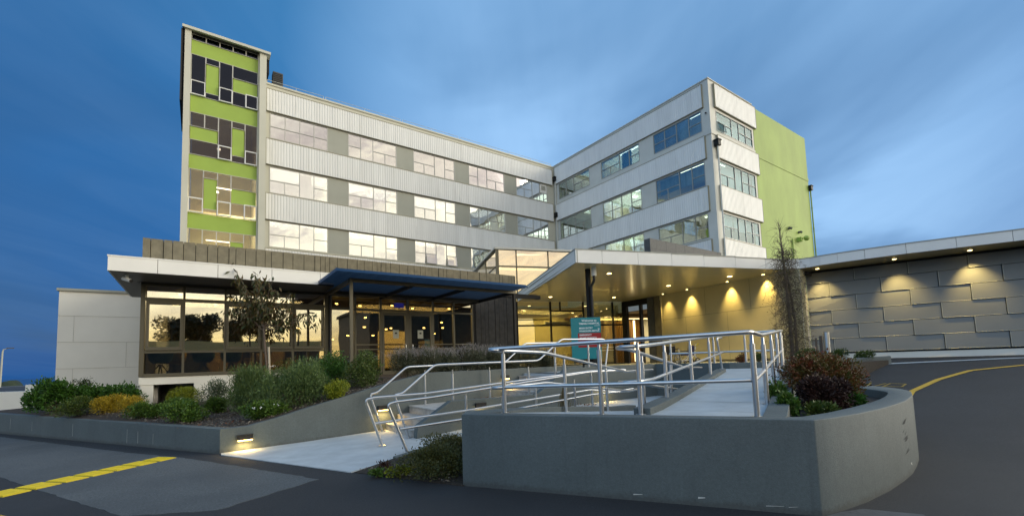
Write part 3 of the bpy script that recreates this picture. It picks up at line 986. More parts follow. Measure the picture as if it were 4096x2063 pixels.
def window(fr, a0, a1, z0, z1, pat, parent, ncol=4, fm='frame_light', gm='glass', open_=(), bw=.045, curtain=None):
    """frame with a pane child; panes listed in pat"""
    m = MB()
    g = MB()
    cw = (a1 - a0) / ncol
    dep0, dep1 = -.07, .02
    m.fbox(fr, a0, a1, dep0, dep1, z0, z0 + bw)
    m.fbox(fr, a0, a1, dep0, dep1, z1 - bw, z1)
    m.fbox(fr, a0, a0 + bw, dep0, dep1, z0 + bw, z1 - bw)
    m.fbox(fr, a1 - bw, a1, dep0, dep1, z0 + bw, z1 - bw)
    H = z1 - z0
    edges_v = {}
    for i, (c0, c1, r0, r1) in enumerate(pat):
        x0, x1 = a0 + c0 * cw, a0 + c1 * cw
        y0, y1 = z0 + r0 * H, z0 + r1 * H
        if c0 > 0:
            m.fbox(fr, x0 - bw * .42, x0 + bw * .42, dep0 + .006, dep1 - .006, y0 + (bw if r0 == 0 else 0), y1 - (bw if r1 == 1 else 0))
        if r0 > 0:
            m.fbox(fr, x0 + (bw if c0 == 0 else bw * .42), x1 - (bw if c1 == ncol else bw * .42), dep0 + .01, dep1 - .010, y0 - bw * .42, y0 + bw * .42)
        if i in open_:
            o, d, n = fr
            tlt = .12
            P = lambda a, b, z: (o[0] + d[0] * a + n[0] * b, o[1] + d[1] * a + n[1] * b, z)
            q = [P(x0 + .03, tlt + .04, y0 + .03), P(x1 - .03, tlt + .04, y0 + .03), P(x1 - .03, .03, y1 - .02), P(x0 + .03, .03, y1 - .02)]
            g.add(q, [(0, 1, 2, 3)])
            for a_, b_ in ((0, 1), (1, 2), (2, 3), (3, 0)):
                m.tube([q[a_], q[b_]], .022, 4)
        else:
            g.fbox(fr, x0 + .01, x1 - .01, -.030, -.024, y0 + .01, y1 - .01)
    w = m.build('window', fm, parent)
    g.build('pane', gm, w)
    if curtain:
        c = MB()
        for (q0, q1, zz0, zz1) in curtain:
            c.fbox(fr, a0 + q0 * (a1 - a0), a0 + q1 * (a1 - a0), -.36, -.33, z0 + zz0 * H, z0 + zz1 * H)
        c.build('blind', 'curtain_warm' if gm == 'glass' else 'blind_blue' if gm == 'glass_end' else 'curtain', w)
    return w


def corrugated(fr, a0, a1, z0, z1, parent, pitch=.17, off=.15):
    """ribbed sheet standing proud of the wall, with its edge trim"""
    o, d, n = fr
    P = lambda a, b, z: (o[0] + d[0] * a + n[0] * b, o[1] + d[1] * a + n[1] * b, z)
    m = MB()
    prof = []
    a = a0
    k = int(round((a1 - a0) / pitch))
    p = (a1 - a0) / k
    for i in range(k):
        s = a0 + i * p
        prof += [(s, 0), (s + p * .60, 0), (s + p * .68, -.020), (s + p * .92, -.020)]
    prof.append((a1, 0))
    for (q, b) in prof:
        m.v += [P(q, off + b, z0), P(q, off + b, z1)]
    for i in range(len(prof) - 1):
        m.f.append((2 * i, 2 * i + 2, 2 * i + 3, 2 * i + 1))
    sh = m.build('cladding_band', 'corrugated', parent)
    t = MB()
    t.fbox(fr, a0 - .04, a1 + .04, .0, off + .012, z1, z1 + .035)
    t.fbox(fr, a0 - .04, a1 + .04, .0, off - .04, z0 - .03, z0)
    t.fbox(fr, a0 - .035, a0 - .003, .0, off + .01, z0, z1)
    t.fbox(fr, a1 + .003, a1 + .035, .0, off + .01, z0, z1)
    t.build('trim', 'edge_trim', sh)
    return sh


def build_main():
    root = thing('hospital_building', (14, 31.6, 1.2), 'five storey white hospital block with ribbed bands, window strips and a lime green end wall', 'building')
    YF, XR, YE = 31.6, 28.0, 15.53
    fl = W((0, YF), (1, 0), (0, -1))
    fw = W((XR, 0), (0, 1), (-1, 0))
    fe = W((0, YE), (1, 0), (0, -1))
    rows_l = [(16.60, 18.33), (12.95, 14.73), (9.40, 11.15)]
    rows_w = [(16.86, 18.36), (13.02, 14.78), (9.45, 11.16)]
    bays = [(3.58 + 4.955 * k, 7.17 + 4.955 * k + .02 * k) for k in range(5)]
    # left wing walls: continuous bands plus piers
    m = MB()
    zb = [(18.33, 20.35), (14.73, 16.60), (11.15, 12.95), (1.2, 9.40)]
    for z0, z1 in zb:
        m.box(3.3, XR, YF, YF + .3, z0, z1)
    m.box(3.3, XR, YF + .3, YF + 12, 20.05, 20.2)
    m.build('wall', 'cream_render', root)
    piers = MB()
    for z0, z1 in rows_l:
        xs = [3.3] + [v for b in bays for v in b] + [XR]
        for i in range(0, len(xs), 2):
            if i == 0 or i == len(xs) - 2:
                continue
            MB().box(xs[i], xs[i + 1], YF - .01, YF + .25, z0 - .0, z1).build('pier', 'pier_grey', root)
    for z0, z1 in rows_l:
        MB().box(3.3, bays[0][0], YF + .002, YF + .3, z0, z1).build('corner_pier', 'cream_render', root)
        MB().box(bays[4][1], XR, YF + .002, YF + .3, z0, z1).build('corner_pier', 'cream_render', root)
    pats = [['G', 'B', 'A', 'B', 'A'], ['A', 'A', 'A', 'B', 'A'], ['A', 'A', 'C', 'B', 'A']]
    for r, (z0, z1) in enumerate(rows_l):
        for b, (x0, x1) in enumerate(bays):
            op = (3, 6) if (r == 2 and b == 2) else ()
            cur = None
            if r == 0:
                cur = [(0, 1, 0, .99)] if b < 3 else [(0, .5, .1, .95)]
            elif r == 1 and b < 3:
                cur = [(.0, .24, 0, .5), (.5, .72, 0, .98)] if b == 0 else [(.25, .5, .0, .5)]
            elif r == 2 and b < 3:
                cur = [(0, .98, 0, .35), (.5, .75, 0, .95)]
            window(fl, x0, x1, z0, z1, cell_pattern(pats[r][b]), root, gm='glass', open_=op, curtain=cur)
    m = MB()   # extractor vent panel in the top right window
    m.fbox(fl, bays[4][0] + 2.80, bays[4][1] - .06, -.02, .0, 17.45, 18.27)
    v = m.build('vent_panel', 'white_panel', root)
    m = MB()
    for k in range(7):
        m.fbox(fl, bays[4][0] + 2.95, bays[4][1] - .22, .0, .02, 17.72 + k * .06, 17.75 + k * .06)
    m.build('vent_grille', 'pier_grey', v)
    for (z0, z1) in ((18.38, 19.86), (14.80, 16.48), (11.17, 12.86), (7.4, 9.27)):
        corrugated(fl, 3.38, 27.62, z0, z1, root)
    m = MB()
    m.box(3.2, XR, YF - .06, YF + .4, 20.2, 20.32)
    m.build('coping', 'cream_render', root)
    # roof edge rail
    for (x0, x1) in ((3.4, 6.9), (7.05, 12.5), (12.7, 17.56), (17.8, 22.7), (22.85, 27.7)):
        m = MB()
        m.tube([(x0, YF + .1, 20.32), (x0, YF + .1, 20.58), (x1, YF + .1, 20.58), (x1, YF + .1, 20.32)], .02, 6)
        m.tube([((x0 + x1) / 2, YF + .1, 20.32), ((x0 + x1) / 2, YF + .1, 20.58)], .015, 6)
        m.build('roof_rail', 'wing_render', root)
    # right wing walls
    m = MB()
    Y0, Y1 = YE, YF
    for z0, z1 in ((18.36, 20.33), (14.78, 16.86), (11.16, 13.02), (1.2, 9.45)):
        m.box(XR, XR + .3, Y0, Y1 + .3, z0, z1)
    baysw = [(16.14, 20.11), (21.44, 25.49), (26.88, 30.95)]
    for z0, z1 in rows_w:
        ys = [Y0] + [v for b in baysw for v in b] + [Y1]
        for i in range(0, len(ys), 2):
            m.box(XR + .002, XR + .29, ys[i], ys[i + 1], z0, z1)
    # end wall
    for z0, z1 in ((18.30, 20.33), (14.77, 16.86), (11.13, 13.0), (1.2, 9.40)):
        m.box(XR + .3, 33.9, YE + .002, YE + .3, z0, z1)
    for z0, z1 in ((16.86, 18.30), (13.0, 14.77), (9.40, 11.13)):
        m.box(XR + .3, 28.74, YE + .004, YE + .29, z0, z1)
        m.box(33.64, 33.9, YE + .004, YE + .29, z0, z1)
    m.box(XR + .3, 43.0, YE + .3, Y1 + 8, 20.05, 20.2)
    m.build('wall', 'wing_render', root)
    m = MB()
    m.box(33.9, 43.06, YE - .012, YE + .3, 1.2, 20.18)
    m.box(33.9, 43.10, YE - .038, YE - .012, 16.30, 16.56)
    m.box(43.06, 43.10, YE, Y1 + 8, 1.2, 20.18)
    m.build('green_wall', 'green_wall', root)
    m = MB()
    m.box(XR - .045, XR, YE - .045, Y1, 16.46, 16.73)
    m.box(XR, 33.9, YE - .045, YE + .002, 16.46, 16.73)
    m.box(XR - .05, XR + .35, YE - .05, Y1, 20.33, 20.40)
    m.box(XR + .35, 43.1, YE - .05, YE + .3, 20.33, 20.38) if False else m.box(XR + .35, 33.9, YE - .05, YE + .3, 20.33, 20.38)
    m.build('ledge', 'wing_render', root)
    pw = [['C', 'A', 'B'], ['A', 'C', 'D'], ['A', 'C', 'C']]
    # pattern order runs along +Y; the picture shows it mirrored, so reverse columns
    def mir(p):
        return [(4 - c1, 4 - c0, r0, r1) for c0, c1, r0, r1 in p]
    pw = [['C', 'A', 'B'], ['A', 'C', 'B'], ['A', 'A', 'A']]
    for r, (z0, z1) in enumerate(rows_w):
        for b, (y0, y1) in enumerate(baysw):
            cur = [(0, 1, 0, .98)] if (r, b) in ((0, 0), (1, 0), (0, 1)) else None
            if (r, b) == (0, 0): cur = [(.0, .24, 0, .98), (.26, .50, 0, .98)]
            if (r, b) == (0, 1): cur = [(.26, .5, 0, .98)]
            if (r, b) == (1, 0): cur = [(0, .96, .35, .98)]
            window(fw, y0, y1, z0, z1, mir(cell_pattern(pw[r][b])), root, fm='frame_wing', gm='glass_wing', curtain=cur)
    for (z0, z1) in ((18.48, 20.08), (14.88, 16.42), (11.26, 12.93), (7.5, 9.28)):
        corrugated(fw, 15.98, 31.35, z0, z1, root, off=.13)
        corrugated(fe, 28.58, 34.12, z0, z1 + .02, root, off=.14)
    for r, (z0, z1) in enumerate(((16.86, 18.28), (13.0, 14.77), (9.40, 11.12))):
        cur = [(0, 1, .0, .98)] if r < 2 else [(.0, .37, .5, .98), (.4, 1, .5, .98)]
        window(fe, 28.74, 33.64, z0, z1, cell_pattern('E'), root, ncol=5, fm='frame_wing', gm='glass_end', open_=(1,) if r == 0 else (), curtain=cur)
    # rain pipes and hoppers
    for (x, y, zt, zlow, mt) in ((27.86, 31.30, 18.75, 9, 'wing_render'), (28.34, 15.32, 15.6, 8, 'wing_render'), (43.16, 15.44, 15.5, 8, 'green_wall')):
        m = MB()
        m.cyl(x, y, zlow, zt, .055, 10)
        for zz in np.arange(zlow + .5, zt, 1.8):
            m.cyl(x, y, zz, zz + .06, .075, 10)
        pp = m.build('downpipe', mt, root)
        m = MB()
        m.box(x - .17, x + .17, y - .15, y + .15, zt, zt + .36)
        m.box(x - .21, x + .21, y - .19, y + .19, zt + .36, zt + .42)
        m.build('rain_hopper', 'dark_metal', pp)
    m = MB().box(27.7, 28.02, 31.15, 31.45, 15.2, 15.65)
    m.build('rain_hopper', 'dark_metal', root)
    # fittings on the green wall
    for (x, z, r) in ((38.43, 11.45, .10), (40.26, 11.40, .10)):
        m = MB()
        m.tube([(x, YE - .012, z), (x, YE - .20, z), (x, YE - .26, z - .08)], [r, r, r * .8], 12)
        m.build('wall_vent', 'stone', root)
    m = MB()
    m.tube([(40.05, YE - .012, 10.75), (40.05, YE - .4, 10.78)], .08, 10)
    m.box(39.85, 40.1, YE - .35, YE - .012, 10.55, 10.9)
    hh = m.build('siren_bracket', 'green_wall', root)
    m = MB()
    m.tube([(40.3, YE - .35, 10.85), (40.48, YE - .45, 10.85), (40.62, YE - .5, 10.85), (40.66, YE - .52, 10.85)], [.10, .21, .20, .06], 16)
    m.build('siren_dish', 'green_wall', hh)
    m = MB()
    m.cyl(38.85, YE - .08, 8.3, 10.65, .05, 8)
    m.build('conduit', 'green_wall', root)
    m = MB()
    m.tube([(XR - .02, 15.78, 18.0), (XR - .12, 15.78, 17.97)], .05, 8)
    m.build('wall_socket', 'dark_metal', root)
    # floors, back walls and lights seen through the windows
    m = MB()
    for z in (8.6, 12.2, 15.8, 19.3):
        m.box(3.4, XR - .05, YF + .32, YF + 7, z, z + .22)
        m.box(XR + .32, XR + 7, YE + .35, YF + .3, z, z + .22)
        m.box(XR + 7, 33.8, YE + .35, YE + 7, z, z + .22)
    m.build('floor_slab', 'ceiling_white', root)
    m = MB()
    m.box(3.4, 36, YF + 6.9, YF + 7, 8, 20)
    m.box(XR + 6.2, XR + 6.3, YE + 5, YF + 6, 8, 20)
    m.box(28.4, 33.8, YE + 6.0, YE + 6.1, 8, 20)
    for x in [b[1] + .65 for b in bays[:-1]]:
        m.box(x - .08, x + .08, YF + .3, YF + 6.9, 8.9, 19.2)
    for y in (20.8, 26.2):
        m.box(XR + .3, XR + 6.2, y - .08, y + .08, 8.9, 19.2)
    m.build('inner_wall', 'interior', root)
    for (x, y, z, sx, sy, mt) in ((6.6, 33.4, 15.72, .6, .6, 'lamp_cool'), (11.7, 33.4, 15.72, .6, .6, 'lamp_cool'), (5.0, 34.2, 12.12, .6, .6, 'lamp_office'), (9.4, 34, 12.12, .6, .6, 'lamp_office'),
                                  (14.6, 34.0, 12.12, .6, .6, 'lamp_office'), (19.3, 33.2, 19.22, .5, .3, 'lamp_office'), (26.3, 33.6, 19.22, .7, .3, 'lamp_office'), (21.5, 33.6, 15.7, .9, .15, 'lamp_office'),
                                  (29.6, 17.2, 19.22, .5, .8, 'lamp_cool'), (29.5, 23.8, 19.22, .4, 1.0, 'lamp_cool'), (30.3, 18.2, 15.7, .12, 1.2, 'lamp_office'), (30.9, 19.2, 15.7, .12, 1.2, 'lamp_office'),
                                  (30.2, 22.4, 15.7, .2, .2, 'lamp_office'), (30.2, 23.6, 15.7, .2, .2, 'lamp_office'), (31.2, 24.6, 15.7, .2, .2, 'lamp_office'), (29.8, 17.5, 12.1, .12, 1.2, 'lamp_office'), (30.6, 18.6, 12.1, .12, 1.2, 'lamp_office'),
                                  (31.5, 17.2, 12.1, .12, 1.2, 'lamp_office'), (30.3, 22.6, 12.1, .12, 1.2, 'lamp_office'), (29.9, 17.6, 12.1, .9, .12, 'lamp_office'), (30.6, 16.9, 12.1, 1.0, .12, 'lamp_office'), (29.6, 28.6, 12.1, .12, 1.2, 'lamp_office'), (31.2, 17.0, 15.7, .9, .12, 'lamp_office'), (14.6, 33.4, 8.52, .6, .6, 'lamp_cool'), (30, 29, 15.7, .2, .9, 'lamp_office')):
        m = MB().box(x - sx, x + sx, y - sy, y + sy, z - .06, z - .02)
        m.build('ceiling_panel', mt, root)
    light('AREA', 'office_glow', (12, 34.5, 15.4), 700, (1, .93, .78), root, shape='RECTANGLE', size=20, size_y=2)
    light('AREA', 'office_glow', (11, 34.5, 11.8), 850, (1, .90, .70), root, shape='RECTANGLE', size=20, size_y=2)
    light('AREA', 'office_glow', (11, 34.5, 18.9), 420, (1, .86, .72), root, shape='RECTANGLE', size=16, size_y=2)
    light('AREA', 'office_glow', (30.6, 25, 11.7), 260, (1, .92, .62), root, shape='RECTANGLE', size=3, size_y=8)
    light('AREA', 'office_glow', (30.6, 25, 15.2), 220, (1, .92, .7), root, shape='RECTANGLE', size=3, size_y=8)
    light('AREA', 'office_glow', (30.6, 25, 18.8), 130, (1, .92, .7), root, shape='RECTANGLE', size=3, size_y=8)
    return root


MAIN = build_main()


def build_tower():
    root = thing('stair_tower', (1, 31.3, 1.2), 'tall narrow stair tower with lime green panels and scattered dark windows between white fins', 'tower')
    Y = 31.3
    fr = W((0, Y), (1, 0), (0, -1))
    m = MB()
    m.box(-.95, -.64, Y - .28, Y + 5, 1.2, 21.84)
    m.build('fin', 'cream_render', root)
    m = MB()
    m.box(2.92, 3.30, Y - .28, Y + 5, 1.2, 21.84)
    m.box(2.84, 2.915, Y - .08, Y + .1, 1.2, 21.9)
    m.build('fin', 'cream_render', root)
    m = MB()
    m.box(-1.08, 3.52, Y - .42, Y + 5.2, 21.84, 22.0)
    m.build('roof', 'cream_render', root)
    m = MB()
    m.box(-1.03, -.96, Y - .36, Y + 5.1, 21.80, 21.838)
    m.box(-.63, 2.90, Y - .26, Y - .0, 21.825, 21.838)
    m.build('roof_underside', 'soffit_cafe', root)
    m = MB()
    m.prism([(-1.13, Y - .30), (-.955, Y - .12), (-.955, Y + 4), (-1.13, Y + 4)], 17.4, 21.80)
    m.build('side_cladding', 'dark_metal', root)
    m = MB()
    m.prism([(3.305, Y + .2), (3.5, Y + .2), (3.5, Y + 4), (3.305, Y + 4)], 20.9, 21.80)
    m.build('side_cladding', 'dark_metal', root)
    m = MB()
    x0, x1 = -.63, 2.84
    cs = [-.63, .09, .785, 1.475, 2.175, 2.84]
    for z0, z1 in ((20.58, 21.44), (16.98, 18.0), (13.52, 14.36), (9.94, 10.86), (1.2, 8.6)):
        m.box(x0, x1, Y, Y + .15, z0, z1)
    gp = [(1, 2, 18.38, 20.16), (3, 5, 18.93, 19.74), (0, 2, 15.32, 16.07), (3, 4, 14.84, 16.52), (1, 2, 11.22, 13.04), (3, 5, 11.82, 12.66), (3, 4, 8.6, 9.36)]
    for c0, c1, z0, z1 in gp:
        m.box(cs[c0] + .03, cs[c1] - .03, Y + .015, Y + .12, z0, z1)
    m.build('green_panel', 'green', root)
    blocks = [
        [(k, k + 1, 21.46, 21.82, 0) for k in range(5)],
        [(0, 1, 18.93, 20.57, 0), (0, 1, 18.03, 18.90, 1), (1, 2, 20.18, 20.57, 0), (1, 2, 18.02, 18.36, 0), (2, 3, 18.93, 20.57, 0), (2, 3, 18.03, 18.9, 1), (3, 5, 19.76, 20.57, 0), (3, 4, 18.03, 18.9, 0), (4, 5, 18.03, 18.9, 1)],
        [(0, 1, 16.1, 16.97, 0), (1, 2, 16.1, 16.97, 0), (0, 2, 14.38, 15.3, 0), (2, 3, 15.25, 16.97, 0), (2, 3, 14.38, 15.22, 1), (3, 4, 16.55, 16.97, 0), (3, 4, 14.38, 14.8, 0), (4, 5, 15.25, 16.97, 0), (4, 5, 14.38, 15.22, 1)],
        [(0, 1, 11.78, 13.51, 0), (0, 1, 10.88, 11.75, 1), (1, 2, 13.06, 13.51, 0), (1, 2, 10.88, 11.2, 0), (2, 3, 11.78, 13.51, 0), (2, 3, 10.88, 11.75, 1), (3, 5, 12.68, 13.51, 0), (3, 4, 10.88, 11.78, 0), (4, 5, 10.88, 11.78, 1)],
        [(0, 1, 8.6, 9.93, 0), (1, 2, 8.6, 9.93, 0), (2, 3, 8.6, 9.93, 0), (3, 4, 9.38, 9.93, 0), (4, 5, 8.6, 9.93, 0)]]
    for bi, bl in enumerate(blocks):
        m = MB(); g = MB(); sashes = []
        for c0, c1, z0, z1, op in bl:
            s = MB()
            if op:
                sashes.append(s)
            b = .03
            x0, x1 = cs[c0], cs[c1]
            mm = s if op else m
            k = .10 if op else .0
            bb = .05 if op else .028
            mm.fbox(fr, x0, x1, -.02, .03 + k, z0, z0 + bb)
            mm.fbox(fr, x0, x1, -.02, .03 + k, z1 - bb, z1)
            mm.fbox(fr, x0 + .001, x0 + bb, -.019, .029 + k, z0 + bb, z1 - bb)
            mm.fbox(fr, x1 - bb, x1 - .001, -.019, .029 + k, z0 + bb, z1 - bb)
            g.fbox(fr, x0 + .02, x1 - .02, .0 + k * .8, .006 + k * .8, z0 + .02, z1 - .02)
        w = m.build('window', 'frame_light', root)
        for s in sashes:
            s.build('opening_sash', 'frame_white', w)
        g.build('pane', ('glass_tower_dark', 'glass_tower_dark', 'glass_tower', 'glass_tower_clear', 'glass_tower_clear')[bi], w)
    m = MB()
    for z in (8.0, 11.6, 15.2, 18.8):
        m.box(-.6, 2.9, Y + 2.6, Y + 5, z, z + .2)
    m.box(-.6, 2.9, Y + 4.8, Y + 4.95, 1.2, 22)
    m.build('inner_wall', 'interior', root)
    for (x, y, z, L) in ((1.0, Y + 1.2, 13.05, .62), (.9, Y + 1.2, 9.65, .62)):
        m = MB().box(x - L, x + L, y - .05, y + .05, z - .05, z)
        m.build('ceiling_lamp', 'lamp_office', root)
    for (x, z) in ((.85, 15.35), (.8, 12.6)):
        m = MB().cyl(x, Y + .9, z, z + .09, .1, 10)
        m.build('round_lamp', 'lamp_office', root)
    light('AREA', 'stair_glow', (1.2, Y + 1.4, 9.4), 260, (1, .82, .5), root, size=1.5)
    light('AREA', 'stair_glow', (1.2, Y + 1.4, 13.0), 150, (1, .8, .5), root, size=1.5)
    light('AREA', 'stair_glow', (1.2, Y + 1.4, 16.4), 40, (1, .8, .6), root, size=1.5)


build_tower()

# floodlight box on the roof
t = thing('rooftop_unit', (4.1, 32.6, 20.2), 'dark box unit standing on the roof edge beside the stair tower', 'rooftop unit')
m = MB()
m.box(3.80, 4.42, 32.2, 32.8, 20.75, 21.62)
m.build('housing', 'stone', t, bevel=.02)
m = MB()
for k in range(6):
    m.box(3.84, 4.38, 32.17, 32.2, 20.83 + k * .125, 20.89 + k * .125)
m.build('grille', 'black', t)
m = MB()
for x in (3.85, 4.37):
    for y in (32.25, 32.75):
        m.box(x - .03, x + .03, y - .03, y + .03, 20.2, 20.75)
m.build('stand', 'dark_metal', t)


# ================================================================== WHITE ANNEX AND FAR LEFT
t = thing('annex_building', (-3, 22, .3), 'plain off-white panelled annex wall left of the cafe', 'building')
m = MB()
m.box(-4.06, -1.0, 22.0, 30, .2, 4.64)
m.build('wall', 'annex_panel', t)
m = MB()
m.box(-4.12, -1.0, 21.94, 30.1, 4.64, 4.73)
m.build('coping', 'pier_grey', t)
m = MB()
for z in (1.87, 2.81, 3.75):
    m.box(-4.06, -1.0, 21.992, 22.0, z - .006, z + .006)
for x, z0, z1 in ((-3.65, 2.82, 3.745), (-3.63, .3, 1.865), (-2.2, 1.88, 2.8)):
    m.box(x - .005, x + .005, 21.993, 22.0, z0, z1)
m.build('panel_joint', mat('annex_joint', (.52, .52, .47), .8), t)
t = thing('boundary_wall', (-6, 24, 0), 'low white boundary wall running out of the photo left of the shrubs', 'boundary wall')
m = MB()
m.prism([(-4.06, 22.6), (-4.3, 22.4), (-40, 31), (-40, 31.4)], -.2, [1.12, 1.12, 1.6, 1.6])
m.build('wall_face', 'annex_panel', t)
m = MB()
m.box(-5.1, -4.3, 23.5, 24.1, -.1, 1.34)
m.build('pier', 'annex_panel', t)
# far hill and building on the shore
m = MB()
for i in range(41):
    a = i / 40
    x = -106 + 21.5 * a
    h = -11.6 + 12.0 * (sm(min(1, (1 - a) * 2.6)) * (.93 + .05 * math.sin(a * 14)) + .02 * math.sin(a * 47) * (1 - a))
    m.v += [(x, 398, -12), (x, 399, -11.6 + (h + 11.6) * .7), (x, 402, h), (x, 412, h), (x, 430, -12)]
    if i:
        k = 5 * i
        for j in range(4):
            m.f.append((k - 5 + j, k + j, k + j + 1, k - 5 + j + 1))
tag(m.build('headland_hill', 'far_green', smooth=True), kind='structure')
t = thing('warehouse_building', (-47, 200, -12), 'long low blue-grey building far off under the dark hill', 'building')
m = MB()
m.box(-60, -44.2, 200, 215, -12.5, -1.5)
m.build('wall', 'far_grey', t)
m = MB()
m.prism([(-60.5, 199.5), (-43.9, 199.5), (-43.9, 215.5), (-60.5, 215.5)], -1.5, -1.0)
m.build('roof', 'stone', t)
t = thing('street_lamp', (-29.0, 119, 0), 'single grey street lamp at the far left edge of the photo', 'street lamp')
m = MB()
m.tube([(-29.0, 119, -.4), (-28.9, 119, 6.3), (-28.8, 119, 6.8), (-28.2, 119, 7.05)], [.16, .12, .09, .07], 8)
m.build('pole', 'pier_grey', t)
m = MB().box(-28.4, -27.5, 118.8, 119.2, 6.98, 7.14)
m.build('lamp_head', 'stone', t)
# ================================================================== CAFE PAVILION
def build_cafe():
    root = thing('cafe_building', (5, 17, 1.2), 'single storey cafe with dark board parapet, white fascia and bronze framed glazing', 'building')
    Y = 17.0
    fr = W((0, Y), (1, 0), (0, -1))
    x0, x1 = -1.41, 12.34
    # parapet of vertical boards, one board colour along its whole length
    def boards(name, xa, xb, za, zb, mt, seed, zl=None, yoff=0):
        rr = random.Random(seed)
        m = MB()
        x = xa
        ws = [.44, .62, .80, .40, .52, .70]
        while x < xb - .05:
            w = rr.choice([.16, .19, .22, .27, .31, .36])
            e = min(xb, x + w)
            k = rr.choice([0, .012, .02])
            m.fbox(fr, x + .008, e - .008, -.10, .02 + k + yoff, za, zb)
            x = e
        o = m.build(name, mt, root)
        return o
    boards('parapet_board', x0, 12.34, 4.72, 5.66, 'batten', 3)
    m = MB()
    m.fbox(fr, x0 + .01, x1 - .01, -.2, -.09, 4.3, 5.62)
    m.box(x0 + .01, x1 - .01, Y + .2, Y + 8, 5.2, 5.3)
    m.box(x0, x0 + .15, Y + .1, Y + 8, 4.7, 5.64)
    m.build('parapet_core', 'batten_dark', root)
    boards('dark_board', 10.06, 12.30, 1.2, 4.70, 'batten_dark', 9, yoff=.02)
    m = MB()
    m.box(x1 - .1, x1, Y + .0, Y + 6.4, 1.2, 5.64)
    m.box(10.07, x1 - .1, Y + .1, Y + .2, 1.2, 4.7)
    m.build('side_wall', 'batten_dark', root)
    # white fascia and soffit that overhangs on the left
    m = MB()
    fx = [-1.97, -.94, .44, 1.84, 3.25, 3.70]
    for i in range(5):
        m.box(fx[i] + .006, fx[i + 1] - .006, 15.38, 15.42, 4.32, 4.70)
    for k in range(4):
        ya, yb = 15.42 + k * 1.25, 15.42 + (k + 1) * 1.25
        m.box(-1.97, -1.93, ya + .006, yb - .006, 4.32, 4.70)
    m.box(-1.98, 3.72, 15.37, 17.05, 4.70, 4.735)
    m.box(-1.98, -1.5, 17.05, 20.4, 4.70, 4.735)
    m.build('fascia', 'white_panel', root)
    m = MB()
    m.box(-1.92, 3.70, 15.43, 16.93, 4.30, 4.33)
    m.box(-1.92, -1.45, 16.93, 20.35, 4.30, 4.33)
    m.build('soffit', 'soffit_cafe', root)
    m = MB()
    m.box(-1.5, 10.2, 16.90, 17.04, 4.30, 4.72)
    m.build('beam', 'dark_metal', root)
    # left window wall
    cols = [-1.30, -.37, .71, 1.73, 2.70, 3.74]
    m = MB()
    m.fbox(fr, -1.41, -1.30, -.15, .03, 1.50, 4.30)
    m.fbox(fr, 3.74, 3.86, -.15, .03, 1.2, 4.30)
    m.fbox(fr, -1.30, 3.74, -.12, .05, 1.49, 1.59)
    m.fbox(fr, -1.30, 3.74, -.10, .025, 2.20, 2.27)
    m.fbox(fr, -1.30, 3.74, -.10, .025, 3.78, 3.87)
    m.fbox(fr, -1.30, 3.74, -.10, .025, 4.22, 4.30)
    for c in cols[1:-1]:
        m.fbox(fr, c - .03, c + .03, -.10, .02, 1.59, 4.22)
    m.build('window_frame', 'frame_bronze', root)
    # projecting opening sashes in the middle row
    for i in (0, 2, 3, 4):
        a, b = (cols[i] + .03, cols[i + 1] - .03)
        s = MB()
        z0, z1 = 2.28, 3.77
        s.fbox(fr, a, b, .0, .075, z0, z0 + .10)
        s.fbox(fr, a, b, .0, .075, z1 - .09, z1)
        s.fbox(fr, a, a + .06, .0, .075, z0 + .10, z1 - .09)
        s.fbox(fr, b - .06, b, .0, .075, z0 + .10, z1 - .09)
        s.build('opening_sash', 'frame_bronze', root, bevel=.004)
    g = MB()
    for i in range(5):
        for z0, z1 in ((1.59, 2.20), (2.27, 3.78), (3.87, 4.22)):
            g.fbox(fr, cols[i] + .03, cols[i + 1] - .03, -.05, -.044, z0, z1)
    g.build('window_pane', 'glass_cafe', root)
    # door bay
    dc = [3.94, 4.83, 5.80, 6.92, 8.02, 9.00, 9.94]
    m = MB()
    for i, c in enumerate(dc):
        w = .045 if i in (0, 3) else .035
        m.fbox(fr, c - w, c + w, -.10, .02, 1.2, 4.26)
    m.fbox(fr, dc[0], dc[-1], -.09, .015, 3.72, 3.80)
    m.fbox(fr, dc[0], dc[-1], -.09, .015, 4.22, 4.32)
    m.build('door_frame', 'frame_bronze', root)
    m = MB()
    m.fbox(fr, 9.96, 10.08, -.15, .03, 1.2, 4.4)
    m.fbox(fr, 3.86, 3.90, -.1, .03, 1.2, 4.3)
    m.build('post', 'dark_metal', root)
    g = MB()
    for i in range(6):
        if i not in (2, 3):
            g.fbox(fr, dc[i] + .04, dc[i + 1] - .04, -.05, -.044, 1.22, 3.72)
        g.fbox(fr, dc[i] + .04, dc[i + 1] - .04, -.05, -.044, 3.80, 4.22)
    g.build('door_pane', 'glass_door', root)
    for i, hx in ((2, 6.78), (3, 7.06)):
        a, b = dc[i] + .05, dc[i + 1] - .05
        dm = MB()
        dm.fbox(fr, a, a + .08, -.04, .03, 1.22, 3.70)
        dm.fbox(fr, b - .08, b, -.04, .03, 1.22, 3.70)
        dm.fbox(fr, a + .08, b - .08, -.04, .03, 3.58, 3.70)
        dm.fbox(fr, a + .08, b - .08, -.04, .03, 1.22, 1.40)
        dr = dm.build('door', 'frame_bronze', root)
        MB().fbox(fr, a + .08, b - .08, -.02, -.014, 1.40, 3.58).build('pane', 'glass_door', dr)
        h = MB()
        h.tube(fillet([(hx, Y - .03, 2.42), (hx, Y - .12, 2.42), (hx, Y - .12, 2.0), (hx, Y - .03, 2.0)], .03), .016, 8)
        h.build('handle', 'chrome', dr, smooth=True)
